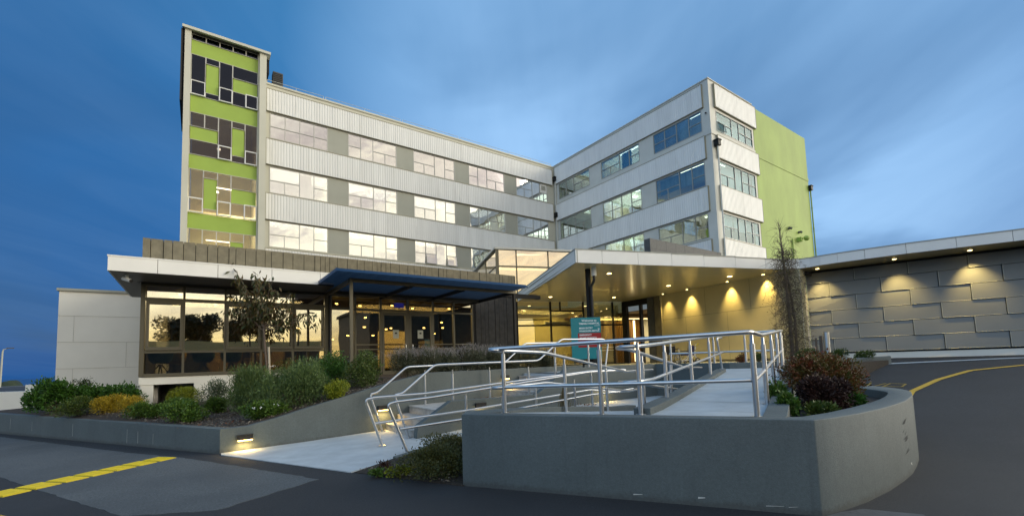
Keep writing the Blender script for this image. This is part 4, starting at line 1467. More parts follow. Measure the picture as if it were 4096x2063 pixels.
        MB().fbox(fr, (a + b) / 2 - .12 + (.05 if i == 2 else -.02), (a + b) / 2 + .12 + (.05 if i == 2 else -.02), -.012, -.008, 2.66, 3.0).build('notice', 'paper', dr)
        MB().fbox(fr, (a + b) / 2 - .045 + (.05 if i == 2 else -.02), (a + b) / 2 + .045 + (.05 if i == 2 else -.02), -.008, -.006, 2.84, 2.90).build('notice_mark', 'black', dr)
    mn = MB()
    for i in (1, 2, 3, 4, 5):
        for z in (2.22, 2.40):
            mn.fbox(fr, dc[i] + .05, dc[i + 1] - .05, -.043, -.041, z, z + .045)
    mn.build('manifestation_strip', 'pilaster', root)
    # drain pipe between window wall and doors
    m = MB()
    m.cyl(3.90, Y - .10, 1.2, 4.25, .035, 10)
    m.build('downpipe', 'black', root)
    # plinth, void and stub pier
    m = MB()
    m.box(-1.40, 3.9, Y - .02, Y + .25, 1.262, 1.49)
    m.box(-.08, 3.9, Y - .018, Y + .24, .3, 1.262)
    m.box(-1.36, -1.06, Y + .0, Y + .5, .3, 1.262)
    m.build('plinth', 'annex_panel', root, bevel=.006)
    m = MB()
    m.box(-1.36, 0, Y + 2.2, Y + 2.3, .3, 1.26)
    m.box(-1.06, -.98, Y + .45, Y + 2.2, .3, 1.26)
    m.build('void_wall', 'concrete_step', root)
    # interior
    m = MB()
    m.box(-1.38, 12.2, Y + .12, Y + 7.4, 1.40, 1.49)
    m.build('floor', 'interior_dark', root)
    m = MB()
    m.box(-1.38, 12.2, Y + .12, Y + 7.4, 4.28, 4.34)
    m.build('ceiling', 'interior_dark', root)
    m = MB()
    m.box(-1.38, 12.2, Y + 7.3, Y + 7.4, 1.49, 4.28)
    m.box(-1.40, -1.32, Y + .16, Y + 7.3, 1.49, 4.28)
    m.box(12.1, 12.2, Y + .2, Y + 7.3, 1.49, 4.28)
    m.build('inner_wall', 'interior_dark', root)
    m = MB()
    m.box(7.2, 8.9, Y + 4.5, Y + 4.6, 1.49, 3.3)
    m.build('partition', 'interior', root)
    m = MB()
    m.box(.3, 3.4, Y + 3.2, Y + 3.9, 1.49, 2.35)
    m.box(.9, 1.9, Y + 2.2, Y + 2.6, 1.49, 2.15)
    m.build('counter', 'wood', root)
    m = MB()
    m.box(9.0, 10.0, Y + 3.1, Y + 3.8, 2.35, 2.75)
    m.box(8.8, 10.2, Y + 3.0, Y + 3.9, 1.49, 2.35)
    m.build('counter', 'pilaster', root)
    for (x, y, z) in ((-.5, 18.2, 4.15), (.5, 19.4, 4.0), (1.7, 18.4, 4.1), (5.3, 18.0, 4.0), (5.7, 18.6, 3.6), (5.65, 18.6, 3.2), (5.2, 19.4, 2.9), (6.2, 19.2, 2.9), (6.7, 18.2, 4.1), (7.7, 18.4, 4.05),
                      (6.9, 19.5, 3.2), (7.3, 20.0, 3.3), (8.5, 19.0, 3.25), (9.5, 18.4, 4.1), (9.3, 18.8, 3.5), (9.35, 18.8, 3.25), (9.1, 19.2, 3.0), (4.4, 18.0, 4.05), (4.2, 19.0, 3.0), (4.6, 19.5, 2.75), (2.6, 19.0, 4.0), (3.1, 18.5, 3.1)):
        m = MB()
        m.cyl(x, y, z, z + .05, .055, 10)
        p = m.build('pendant_lamp', 'lamp_spot', root)
    MB().box(6.55, 6.95, 17.5, 17.53, 3.95, 4.15).build('exit_display', 'lamp_blue', root)
    light('AREA', 'room_glow', (1.2, 19.5, 4.1), 230, (1, .80, .42), root, shape='RECTANGLE', size=4, size_y=3)
    light('AREA', 'room_glow', (7.5, 19.5, 4.1), 200, (1, .72, .30), root, shape='RECTANGLE', size=4.5, size_y=3)
    # security camera under the soffit
    t = thing('security_camera', (-1.62, 15.8, 4.3), 'white bullet security camera under the left corner of the cafe soffit', 'camera')
    m = MB()
    m.cyl(-1.62, 15.8, 4.2, 4.30, .045, 10)
    m.build('mount', 'white_panel', t)
    m = MB()
    m.tube([(-1.70, 15.85, 4.20), (-1.52, 15.66, 4.12)], .05, 10)
    m.build('body', 'white_panel', t)
    m = MB()
    m.tube([(-1.52, 15.66, 4.12), (-1.50, 15.64, 4.11)], .045, 10)
    m.build('lens', 'black', t)


build_cafe()


def tub_chair(x, y, rz, mt, label):
    t = thing('tub_chair', (x, y, 1.49), label, 'chair', 'chairs inside the cafe window')
    m = MB()
    n = 14
    for k in range(n + 1):
        a = -2.2 + 4.4 * k / n + math.pi / 2
        hh = .72 + .12 * math.cos((k / n - .5) * 2)
        for r_, z in ((.16, .40), (.26, .46), (.31, .58), (.33, hh)):
            m.v.append((x + r_ * math.cos(a + rz), y + r_ * math.sin(a + rz), 1.49 + z))
        if k:
            o = 4 * k
            for j in range(3):
                m.f.append((o - 4 + j, o + j, o + j + 1, o - 4 + j + 1))
    m.tube([(x, y, 1.89), (x, y, 1.95)], [.18, .26], 14)
    m.build('seat_shell', mt, t, smooth=True)
    for k in range(4):
        a = rz + math.pi / 4 + k * math.pi / 2
        l = MB()
        l.tube([(x + .03 * math.cos(a), y + .03 * math.sin(a), 1.87), (x + .27 * math.cos(a), y + .27 * math.sin(a), 1.49)], [.02, .014], 6)
        l.build('leg', 'black', t)


tub_chair(-.95, 17.75, 2.6, 'chair_green', 'dark green tub chair at the left end of the cafe window')
tub_chair(.15, 17.7, 2.9, 'chair_green', 'dark green tub chair behind the second low cafe pane, its legs against a bright gap')
tub_chair(.95, 18.2, 3.2, 'chair_green', 'dark green tub chair half behind the second cafe mullion')
tub_chair(-.62, 18.5, 2.6, 'chair_yellow', 'mustard yellow tub chair just behind the leftmost green one')


def side_chair(x, y, label):
    t = thing('side_chair', (x, y, 1.49), label, 'chair', 'chairs inside the cafe window')
    MB().box(x - .2, x + .2, y - .2, y + .2, 1.93, 1.96).build('seat', 'chair_brown', t)
    m = MB()
    m.prism([(x - .2, y - .2), (x + .2, y - .2), (x + .18, y - .17), (x - .18, y - .17)], 2.02, 2.36)
    m.build('backrest', 'chair_brown', t)
    for a, b, h in ((-.19, -.19, 2.3), (.19, -.19, 2.3), (-.18, .18, 1.93), (.18, .18, 1.93)):
        MB().tube([(x + a, y + b, 1.49), (x + a * .95, y + b * .95, h)], .014, 6).build('leg', 'black', t)


side_chair(1.45, 17.85, 'brown low-backed chair in the cafe left of the slim tree trunk')
side_chair(2.75, 17.9, 'brown low-backed chair in the cafe right of the slim tree trunk')
for (x, lab) in ((1.85, 'small square cafe table beside the chair left of the tree'), (3.2, 'small square cafe table right of the tree')):
    t = thing('cafe_table', (x, 18.3, 1.49), lab, 'table', 'small tables inside the cafe')
    MB().box(x - .35, x + .35, 17.95, 18.6, 2.2, 2.23).build('table_top', 'pilaster', t)
    m = MB()
    m.cyl(x, 18.3, 1.5, 2.2, .03, 8)
    m.cyl(x, 18.3, 1.49, 1.51, .2, 12)
    m.build('pedestal', 'black', t)


# ================================================================== LOUVRED PERGOLA
def build_pergola():
    root = thing('pergola', (3.8, 13.8, 1.2), 'dark steel pergola with blue angled louvres in front of the cafe doors', 'pergola')
    zt = 4.30
    m = MB()
    m.box(3.76, 10.0, 13.76, 13.86, 4.20, 4.31)
    m.build('front_beam', 'frame_bronze', root)
    m = MB()
    m.box(3.80, 10.0, 16.30, 16.42, 4.18, 4.30)
    m.build('rear_beam', 'frame_bronze', root)
    for x in (3.78, 5.80, 7.78, 9.90):
        m = MB()
        m.box(x - .04, x + .04, 13.87, 16.95, 4.17, 4.29)
        m.build('side_beam', 'dark_metal' if x > 4 else 'frame_bronze', root)
    for k in range(22):
        y = 12.95 + k * .172
        m = MB()
        m.add([(3.17, y, 4.325), (9.98, y, 4.325), (9.98, y + .15, 4.435), (3.17, y + .15, 4.435), (3.17, y + .014, 4.308), (9.98, y + .014, 4.308), (9.98, y + .164, 4.418), (3.17, y + .164, 4.418)],
              [(0, 1, 2, 3), (7, 6, 5, 4), (0, 4, 5, 1), (3, 2, 6, 7), (0, 3, 7, 4), (1, 5, 6, 2)])
        m.build('louvre_blade', 'louvre', root)
    for x, y in ((3.80, 13.80), (9.93, 13.80)):
        m = MB()
        m.box(x - .045, x + .045, y - .045, y + .045, 1.2, 4.2)
        m.build('post', 'frame_bronze' if x < 5 else 'dark_metal', root)
    m = MB()
    for x in (5.95, 7.85):
        m.tube([(x, 13.75, 4.36), (x, 13.72, 4.40), (x, 13.78, 4.44)], .012, 6)
    m.build('fixing_hook', 'dark_metal', root)
    m = MB()
    m.box(10.02, 11.9, 14.6, 14.8, 4.20, 4.36)
    m.build('link_beam', 'dark_metal', root)


build_pergola()


# ================================================================== ENTRANCE CANOPY
GN = np.array((.335, .943)); GN = GN / np.hypot(*GN)
GD = np.array((GN[1], -GN[0]))
G0 = np.array((15.35, 23.16))
SOF = 5.40
CANOPY_EDGE = [(14.9, 18.95), (12.12, 12.59), (13.23, 12.22), (14.79, 11.69), (16.32, 11.16), (17.84, 10.62), (19.41, 10.07), (21.02, 9.55), (22.0, 9.12), (22.45, 8.72), (22.52, 8.32), (22.50, 7.9), (22.62, 7.3), (22.86, 6.4), (23.26, 5.15), (23.85, 3.79), (24.5, 2.40), (25.35, .4), (26.3, -1.9)]


def build_canopy():
    root = thing('entrance_canopy', (18, 14, 1.2), 'broad folded white entrance canopy with a golden soffit and recessed downlights', 'canopy')
    e0 = (16.64, 22.72)
    poly = [e0] + CANOPY_EDGE + [(31.0, -1.9), (28.0, 9.0), (24.4, 20.2), (23.9, 20.19)]
    m = MB()
    n = len(poly)
    m.v = [(x, y, SOF) for x, y in poly] + [(x, y, SOF + .12) for x, y in poly]
    m.f = [tuple(range(n - 1, -1, -1)), tuple(range(n, 2 * n))]
    m.build('soffit', 'soffit', root)
    m = MB()
    n = len(poly)
    m.v = [(x, y, 5.78) for x, y in poly]
    m.f = [tuple(range(n))]
    m.build('roof_deck', 'pier_grey', root)
    # fascia panels with joints
    ed = [e0, (15.52, 20.23), (14.79, 18.58), (14.02, 16.84), (13.30, 15.22), (12.58, 13.62), (12.12, 12.59)] + CANOPY_EDGE[2:]
    m = MB()
    zt = lambda i: 5.93 if i <= 9 else 5.93 - min(.13, .02 * (i - 9))
    cum = [0]
    for i in range(1, len(ed)):
        cum.append(cum[-1] + math.dist(ed[i - 1], ed[i]))
    for i in range(len(ed) - 1):
        a, b = np.array(ed[i]), np.array(ed[i + 1])
        d = (b - a) / np.hypot(*(b - a))
        nn = np.array((-d[1], d[0]))
        L = np.hypot(*(b - a))
        cut = [0, L]
        jg = .007
        P = lambda t, o, z: (a[0] + d[0] * t + nn[0] * o, a[1] + d[1] * t + nn[1] * o, z)
        g0 = jg if i not in (8, 10, 11, 12, 13) or True else 0
        curved = 13 <= i <= 16
        g = 0 if curved else jg
        z0, z1 = zt(i), zt(i + 1)
        m.add([P(g, 0, SOF), P(L - g, 0, SOF), P(L - g, .05, SOF), P(g, .05, SOF), P(g, 0, z0), P(L - g, 0, z1), P(L - g, .05, z1), P(g, .05, z0)],
              [(3, 2, 1, 0), (4, 5, 6, 7), (0, 1, 5, 4), (1, 2, 6, 5), (2, 3, 7, 6), (3, 0, 4, 7)])
    m.build('fascia', 'white_panel', root)
    m = MB()
    for i in range(len(ed) - 1):
        a, b = np.array(ed[i]), np.array(ed[i + 1])
        d = (b - a) / np.hypot(*(b - a))
        nn = np.array((-d[1], d[0]))
        L = np.hypot(*(b - a))
        m.fbox((tuple(a), d, nn), 0, L, .055, .09, SOF + .01, min(zt(i), zt(i + 1)) - .02)
        m.fbox((tuple(a), d, nn), -.0, L, -.02, .30, min(zt(i), zt(i + 1)) + .001, min(zt(i), zt(i + 1)) + .035)
    m.build('fascia_backing', 'pier_grey', root)
    # downlights
    for (x, y, r, e, wall) in ((15.06, 13.54, .10, 30, 0), (17.31, 20.30, .10, 30, 0), (21.31, 18.86, .10, 30, 0), (20.71, 14.46, .11, 32, 0), (21.23, 11.35, .11, 32, 0),
                               (23.15, 16.59, .05, 14, 1), (22.98, 14.84, .06, 28, 1), (22.62, 12.25, .06, 28, 1), (22.35, 10.3, .07, 30, 1)):
        m = MB()
        m.cyl(x, y, SOF - .012, SOF - .002, r * 1.25, 16)
        dn = m.build('downlight', 'white_panel', root)
        MB().cyl(x, y, SOF - .018, SOF - .013, r, 16).build('lamp_face', 'lamp_spot', dn)
        light('SPOT', 'beam', (x, y, SOF - .05), e * (11 if wall else 8.5), (1, .70, .22), dn, spot_size=R(66 if wall else 100), spot_blend=1.0, shadow_soft_size=.05,
              rot=(0, R(-17 if wall else 0), 0))
    for (x, y, e) in ((23.30, 8.33, 20), (24.12, 5.75, 22), (25.0, 3.62, 22), (26.2, .9, 20)):
        m = MB()
        m.cyl(x, y, SOF - .012, SOF - .002, .09, 16)
        dn = m.build('downlight', 'white_panel', root)
        MB().cyl(x, y, SOF - .018, SOF - .013, .07, 16).build('lamp_face', 'lamp_spot', dn)
        light('SPOT', 'beam', (x, y, SOF - .05), e * 13, (1, .70, .24), dn, spot_size=R(74), spot_blend=1.0, shadow_soft_size=.04, rot=(0, R(-20), 0))
    # slender column with its rain pipe
    m = MB()
    m.box(13.39, 13.55, 13.22, 13.38, 1.2, SOF - .005)
    m.build('column', 'dark_metal', root)
    m = MB()
    m.cyl(13.44, 12.92, SOF - .36, SOF - .004, .11, 16)
    m.build('rain_outlet', 'white_panel', root, smooth=True)
    m = MB()
    m.tube(fillet([(13.44, 12.92, SOF - .34), (13.44, 12.92, SOF - .55), (13.48, 13.14, SOF - .75), (13.48, 13.14, 1.2)], .1), .055, 12)
    m.build('downpipe', 'black', root, smooth=True)
    return root


build_canopy()

# dark stone clad parapet above the canopy
t = thing('roof_parapet', (20.4, 15.2, 5.8), 'dark stone tiled parapet block rising behind the white canopy fascia', 'parapet')
rr = random.Random(4)
m = MB()
x = 20.33
for r in range(4):
    z = 5.85 + r * .575
    x = 20.33 - (.35 if r % 2 else 0)
    while x < 27.6:
        a, b = max(20.33, x), min(27.6, x + .9)
        k = rr.choice([0, .004, .008])
        m.box(a + .004, b - .004, 15.2 - k, 15.6, z + .004, z + .571)
        x += .9
m.build('stone_facing', 'stone', t)
# ================================================================== LOBBY AND GLAZED LINK
def build_lobby():
    root = thing('entrance_lobby', (19, 22, 1.2), 'glazed hospital entrance lobby lit yellow under the canopy, with timber slats inside', 'building')
    fr = (tuple(G0), GD, -GN)
    # lower glazing frame
    m = MB()
    bars = [1.28, 3.56, 5.88, 8.05, 8.86]
    for b in bars:
        w = .045 if b < 8.5 else .06
        m.fbox(fr, b - w, b + w, -.12, .03, 1.2, 5.39)
    m.fbox(fr, 1.33, 8.80, -.10, .02, 3.80, 3.90)
    m.fbox(fr, 1.33, 3.51, -.08, .01, 4.20, 4.25)
    m.fbox(fr, 3.61, 5.83, -.10, .02, 4.75, 4.83)
    m.fbox(fr, 4.20, 4.28, -.09, .01, 4.83, 5.39)
    m.fbox(fr, 1.33, 8.80, -.10, .02, 1.2, 1.27)
    m.build('window_frame', 'dark_metal', root)
    g = MB()
    for i in range(len(bars) - 1):
        for z0, z1 in ((1.27, 3.80), (3.90, 5.39)):
            g.fbox(fr, bars[i] + .05, bars[i + 1] - .05, -.055, -.05, z0, z1)
    g.build('window_pane', 'glass_lobby', root)
    mn = MB()
    for z in (2.12, 2.30):
        mn.fbox(fr, 5.95, 8.0, -.048, -.046, z, z + .055)
    mn.build('manifestation_strip', 'paper', root)
    # white duct behind the first bay
    m = MB()
    m.tube([(18.5, 22.35, 4.02), (20.4, 21.65, 4.02)], .09, 10)
    m.tube([(20.3, 21.69, 4.02), (20.75, 21.5, 4.02)], .13, 10)
    m.build('roller_blind', 'white_panel', root)
    # door opening facing left, in the plane x = 23.7
    m = MB()
    X = 23.70
    for a, b in ((19.86, 20.22), (18.66, 18.82), (18.10, 18.17)):
        m.box(X - .10, X + .12, a, b, 1.2, 5.02)
    m.box(X - .10, X + .12, 18.10, 20.22, 5.02, 5.39)
    m.box(X - .06, X + .08, 18.17, 19.86, 2.2, 2.24)
    m.build('door_frame', 'dark_metal', root)
    m = MB()
    m.box(X - .16, X + .2, 17.62, 18.10, 1.2, 5.39)
    m.build('stone_pier', 'stone', root)
    m = MB()
    m.box(X - .12, X + .2, 17.12, 17.61, 1.2, 5.39)
    m.build('stone_pier', 'pilaster', root)
    m = MB()
    m.cyl(X - .22, 17.0, 1.2, 5.2, .05, 10)
    m.tube([(X - .22, 17.0, 5.1), (X - .22, 17.0, 5.38)], .08, 10)
    m.build('downpipe', 'beige', root)
    # interior
    ex = np.array((.943, -.335)); 
    inn = (tuple(G0), GD, GN)
    m = MB()
    m.fbox(inn, .8, 8.9, .1, 8.0, 1.16, 1.205)
    m.box(23.75, 32, 16.9, 27, 1.16, 1.208)
    m.build('floor', 'interior_dark', root)
    m = MB()
    m.fbox(inn, .8, 5.9, .15, 3.6, 4.95, 5.0)
    m.fbox(inn, .8, 6.6, 3.6, 3.7, 1.2, 5.3)
    m.fbox(inn, .7, .8, .1, 3.7, 1.2, 5.3)
    m.fbox(inn, 6.3, 8.9, .8, .9, 4.55, 5.3)
    m.fbox(inn, 6.3, 6.4, .9, 3.6, 4.55, 5.3)
    m.build('inner_wall', 'warm_wall', root)
    # ribbed ceiling
    m = MB()
    m.fbox(inn, 6.0, 14.5, .9, 8.0, 4.62, 4.66)
    m.box(23.85, 32, 16.9, 24, 4.66, 4.70)
    for k in range(16):
        m.fbox(inn, 6.0, 14.0, 1.0 + k * .4, 1.2 + k * .4, 4.52, 4.62)
    m.build('slatted_ceiling', 'slat', root)
    # timber slat walls
    m = MB()
    bm = MB()
    bm.fbox(inn, 6.6, 14.0, 3.2, 3.3, 1.2, 4.6)
    for k in range(52):
        a = 6.65 + k * .13
        m.fbox(inn, a, a + .06, 3.10, 3.2, 1.2, 4.5)
    m.build('timber_slats', 'slat', root)
    bm.build('backing', 'interior_dark', root)
    for (a, b, c, d2, z0, z1) in ((7.86, 7.94, 3.0, 3.08, 1.9, 3.9), (11.35, 11.46, 2.9, 3.0, 1.3, 4.4), (6.9, 12.8, 2.5, 2.58, 4.47, 4.51), (6.6, 9.6, 1.6, 1.66, 4.30, 4.34)):
        MB().fbox(inn, a, b, c, d2, z0, z1).build('light_strip', 'lamp_strip', root)
    m = MB()
    m.fbox(inn, 8.6, 9.4, 2.4, 3.0, 1.2, 2.15)
    m.build('reception_desk', 'black', root)
    for (a, b) in ((2.2, 1.4), (2.0, 2.4), (4.9, 1.6)):
        p = G0 + GD * a + GN * b
        MB().cyl(p[0], p[1], 4.93, 4.945, .07, 12).build('ceiling_lamp', 'lamp_spot', root)
    p = G0 + GD * 3.4 + GN * 1.6
    light('AREA', 'lobby_glow', (p[0], p[1], 4.85), 190, (1, .80, .38), root, shape='RECTANGLE', size=4.5, size_y=2)
    p = G0 + GD * 9.3 + GN * 1.6
    light('AREA', 'lobby_glow', (p[0], p[1], 4.4), 190, (1, .78, .38), root, shape='RECTANGLE', size=4.5, size_y=2)
    # glazed link above the canopy
    zt = 8.74
    m = MB()
    m.fbox(fr, -.10, 6.2, -7.5, .10, zt, zt + .12)
    m.build('link_roof', 'frame_light', root)
    m = MB()
    m.fbox(fr, 0, .18, -.12, .04, 5.5, zt)
    for b in (1.36, 3.54, 5.9):
        m.fbox(fr, b - .03, b + .03, -.08, .015, 5.5, zt)
    m.fbox(fr, .18, 6.1, -.08, .012, 7.62, 7.70)
    m.fbox(fr, .02, .10, -6.0, -.12, 7.62, 7.70)
    m.fbox(fr, .02, .10, -3.2, -3.14, 5.5, zt)
    m.build('link_frame', 'frame_bronze', root)
    g = MB()
    for a, b in ((.2, 1.32), (1.40, 3.50), (3.58, 5.86)):
        for z0, z1 in ((5.5, 7.62), (7.70, zt)):
            g.fbox(fr, a, b, -.05, -.045, z0, z1)
    g.fbox(fr, .05, .055, -3.1, -.12, 5.5, zt)
    g.fbox(fr, .05, .055, -6.0, -3.2, 5.5, zt)
    g.build('link_pane', 'glass_link', root)
    m = MB()
    m.fbox(fr, .3, 6.1, -3.2, -3.1, 5.5, zt)
    m.fbox(fr, .3, 6.1, -3.1, -.2, 8.6, 8.66)
    m.build('link_inner_wall', 'warm_wall', root)
    m = MB()
    m.fbox(fr, .22, 3.45, -.32, -.26, 7.50, 7.58)
    m.fbox(fr, .25, .30, -3.0, -.34, 7.50, 7.58)
    m.build('light_strip', 'lamp_strip', root)
    p = G0 + GD * 2.5 + GN * 1.4
    light('AREA', 'link_glow', (p[0], p[1], 8.5), 40, (1, .8, .5), root, size=3)


build_lobby()


# ------------------------------------------------------------------ beige wall under the canopy
def build_beige():
    root = thing('entrance_wall', (23.1, 13.5, 1.2), 'tall beige panelled wall washed by downlights beneath the entrance canopy', 'wall')
    a = np.array((23.69, 17.10)); b = np.array((22.40, 8.75))
    d = (b - a) / np.hypot(*(b - a))
    n = np.array((d[1], -d[0]))      # towards the camera side (-x)
    fr = (tuple(a), d, n)
    L = np.hypot(*(b - a))
    m = MB()
    m.fbox(fr, 0, L, -.3, 0, 1.34, 5.395)
    m.build('wall_face', 'beige', root)
    m = MB()
    m.fbox(fr, 0, L, -.28, -.03, 1.0, 1.338)
    m.build('plinth', 'pilaster', root)
    j = MB()
    for (z, x0, x1) in ((3.86, 0, L), (2.6, 0, L)):
        if z > 3:
            j.fbox(fr, x0, x1, .0, .002, z - .007, z + .007)
    for (x, z0, z1) in ((3.23, 3.867, 5.39), (5.96, 3.867, 5.39), (1.80, 1.36, 3.853), (4.58, 1.36, 3.853), (7.2, 1.36, 3.853)):
        j.fbox(fr, x - .006, x + .006, .0, .002, z0, z1)
    j.build('panel_joint', 'joint', root)
    return root


build_beige()
t = thing('corner_pier', (23.0, 8.9, 1.2), 'pale concrete corner pier behind the climbing plant', 'pier')
m = MB()
m.prism([(22.40, 8.74), (23.70, 9.0), (23.86, 9.25), (23.8, 9.9), (22.6, 9.9)], .9, 5.39)
m.build('pier_face', 'annex_panel', t)


# ------------------------------------------------------------------ metal panelled wall on the right
def build_panel_wall():
    root = thing('panelled_wall', (24.5, 6, 1.2), 'long dark grey wall of tilted metal panels on the right beside the road', 'wall')
    a = np.array((23.83, 9.04)); b = np.array((26.16, 2.31))
    d = (b - a) / np.hypot(*(b - a))
    n = np.array((d[1], -d[0]))
    fr = (tuple(a), d, n)
    m = MB()
    m.fbox(fr, 0, 12.4, -.35, -.06, 1.0, 5.39)
    m.build('backing', 'black', root)
    m = MB()
    m.fbox(fr, 0, 12.4, -.06, .01, .9, 1.46)
    m.build('plinth', 'annex_panel', root)
    m = MB()
    m.fbox(fr, -.14, -.02, -.2, .06, 1.0, 5.39)
    m.build('edge_channel', 'black', root)
    m = MB()
    m.fbox(fr, -.02, 12.4, -.05, .03, 1.47, 1.52)
    m.fbox(fr, -.02, 12.4, -.05, .05, 5.32, 5.39)
    m.build('base_trim', 'dark_metal', root)
    o = np.array(a)
    rows = [(4.785, 5.32), (4.13, 4.785), (3.465, 4.13), (2.81, 3.465), (2.155, 2.81), (1.53, 2.155)]
    for r, (z0, z1) in enumerate(rows):
        js = [0] + ([1.83 + 1.85 * k for k in range(6)] if r % 2 == 0 else [.88 + 1.86 * k for k in range(7)]) + [12.3]
        js = sorted(set(j for j in js if j <= 12.3))
        for i in range(len(js) - 1):
            s0, s1 = js[i] + .012, js[i + 1] - .012
            if s1 - s0 < .2:
                continue
            zz0, zz1 = z0 + .012, z1 - .012
            P = lambda s, off, z: (o[0] + d[0] * s + n[0] * off, o[1] + d[1] * s + n[1] * off, z)
            # proud along the left and bottom edges, flush at the top right
            oTL, oTR, oBL, oBR = (.085, .02, .105, .035) if (i + r) % 2 == 0 else (.07, .03, .09, .045)
            if i == 0:
                oTL = .03
            pm = MB()
            v = [P(s0, oBL, zz0), P(s1, oBR, zz0), P(s1, oTR, zz1), P(s0, oTL, zz1), P(s0, -.05, zz0), P(s1, -.05, zz0), P(s1, -.05, zz1), P(s0, -.05, zz1)]
            pm.add(v, [(0, 1, 2), (0, 2, 3), (0, 4, 5, 1), (1, 5, 6, 2), (2, 6, 7, 3), (3, 7, 4, 0)])
            po = pm.build('panel', 'clad_grey', root)
            e = MB()
            e.tube([P(s0, oBL, zz0), P(s0, oTL, zz1)], .011, 4)
            e.tube([P(s0, oBL, zz0), P(s1, oBR, zz0)], .009, 4)
            e.build('panel_edge', 'clad_edge', po)
    return root


build_panel_wall()
t = thing('security_camera', (23.75, 9.15, 5.3), 'small dark security camera at the top corner of the metal panelled wall', 'camera')
MB().box(23.55, 23.72, 8.86, 9.0, 5.28, 5.385).build('mount', 'black', t)
MB().tube([(23.5, 8.95, 5.26), (23.62, 8.70, 5.2)], .07, 10).build('body', 'black', t)


# ------------------------------------------------------------------ hospital sign
def build_sign():
    d = np.array((.85, -.51)); d = np.array((11.13 - 10.49, 10.495 - 10.95)); 
    o = np.array((10.49, 10.95))
    W_ = np.hypot(*d); d = d / W_
    n = np.array((d[1], -d[0]))
    root = thing('hospital_sign', (10.8, 10.9, 1.2), 'teal freestanding welcome sign with white lettering and a red emergency band, behind the hedge', 'sign')
    fr = (tuple(o), d, n)
    z0, z1 = 1.60, 3.0
    m = MB()
    side = np.array((10.30, 11.08)) - o
    P = [tuple(o), tuple(o + d * W_), tuple(o + d * W_ + side), tuple(o + side)]
    m.prism(P, z0, z1)
    m.build('cabinet', 'teal', root, bevel=.004)
    m = MB()
    m.fbox(fr, .14, .20, -.20, -.14, 1.2, 1.62)
    m.build('leg', 'dark_metal', root)
    m = MB()
    m.fbox(fr, W_ - .20, W_ - .14, -.20, -.14, 1.2, 1.62)
    m.build('leg', 'dark_metal', root)
    m = MB()
    m.fbox(fr, .0, W_ - .004, .001, .006, 1.99, 2.475)
    m.build('red_band', 'sign_red', root)
    m = MB()
    m.fbox(fr, .05, W_ - .03, .001, .004, 2.712, 2.722)
    m.build('rule_line', 'sign_white', root)
    ang = math.atan2(d[1], d[0])
    def text(s, a, z, size, align='LEFT', off=.008):
        cu = bpy.data.curves.new('lettering', 'FONT')
        cu.body = s
        cu.size = size
        cu.align_x = align
        cu.extrude = .001
        cu.offset = .0018
        cu.materials.append(MT['sign_white'])
        ob = bpy.data.objects.new('lettering', cu)
        C.objects.link(ob)
        me = None
        dg = bpy.context.evaluated_depsgraph_get()
        me = bpy.data.meshes.new_from_object(ob.evaluated_get(dg))
        bpy.data.objects.remove(ob)
        ob = bpy.data.objects.new('lettering', me)
        C.objects.link(ob)
        p = o + d * a + n * off
        ob.parent = root
        ob.location = Vector((p[0], p[1], z)) - parent_world(root)
        ob.rotation_euler = (R(90), 0, ang)
        return ob
    text('Welcome to', W_ * .5, 2.865, .098, 'CENTER')
    text('TIMARU HOSPITAL', W_ * .5, 2.765, .083, 'CENTER')
    text('MAIN ENTRY', .05, 2.615, .078)
    text('WHAKAURA MATUA', .05, 2.52, .072)
    text('>', W_ - .11, 2.56, .12)
    text('EMERGENCY', .05, 2.385, .072)
    text('WHARE OHOTATA', .05, 2.29, .066)


build_sign()

# bollards
for (x, y, r, h, lab) in ((18.48, 6.51, .095, 1.05, 'thick shiny steel bollard beside the low round shrubs, rightmost of three'), (18.55, 6.72, .05, .93, 'thin brown bollard just left of the thick steel bollard'),
                          (18.5, 6.86, .035, .86, 'thinnest brown bollard, leftmost of three beside the panelled wall')):
    t = thing('bollard', (x, y, 1.2), lab, 'bollard', 'bollards by the panelled wall')
    m = MB()
    m.cyl(x, y, 1.1, 1.22 + h, r, 16)
    m.build('tube', 'steel' if r > .08 else 'bark', t, smooth=True)
    MB().cyl(x, y, 1.22 + h, 1.225 + h, r * .96, 16).build('cap', 'stone', t)


# ------------------------------------------------------------------ wheelchairs
def wheel(x, y, z, r, ax, parent, spokes=8, w=.012, mt='chrome', tyre='black'):
    """ax: unit vector of the axle"""
    ax = Vector((ax[0], ax[1], 0)).normalized()
    up = Vector((0, 0, 1))
    f = ax.cross(up)
    c = Vector((x, y, z))
    m = MB()
    k = 22
    m.tube([c + (f * math.cos(2 * math.pi * i / k) + up * math.sin(2 * math.pi * i / k)) * r for i in range(k + 1)], w * 1.4, 6, cap=False)
    o = m.build('wheel', tyre, parent)
    m = MB()
    m.tube([c + (f * math.cos(2 * math.pi * i / k) + up * math.sin(2 * math.pi * i / k)) * r * .9 + ax * .03 for i in range(k + 1)], w * .6, 5, cap=False)
    for i in range(spokes):
        a = 2 * math.pi * i / spokes
        m.tube([c, c + (f * math.cos(a) + up * math.sin(a)) * r * .95], w * .3, 4)
    m.tube([c - ax * .03, c + ax * .03], .03, 8)
    m.build('rim', mt, o)


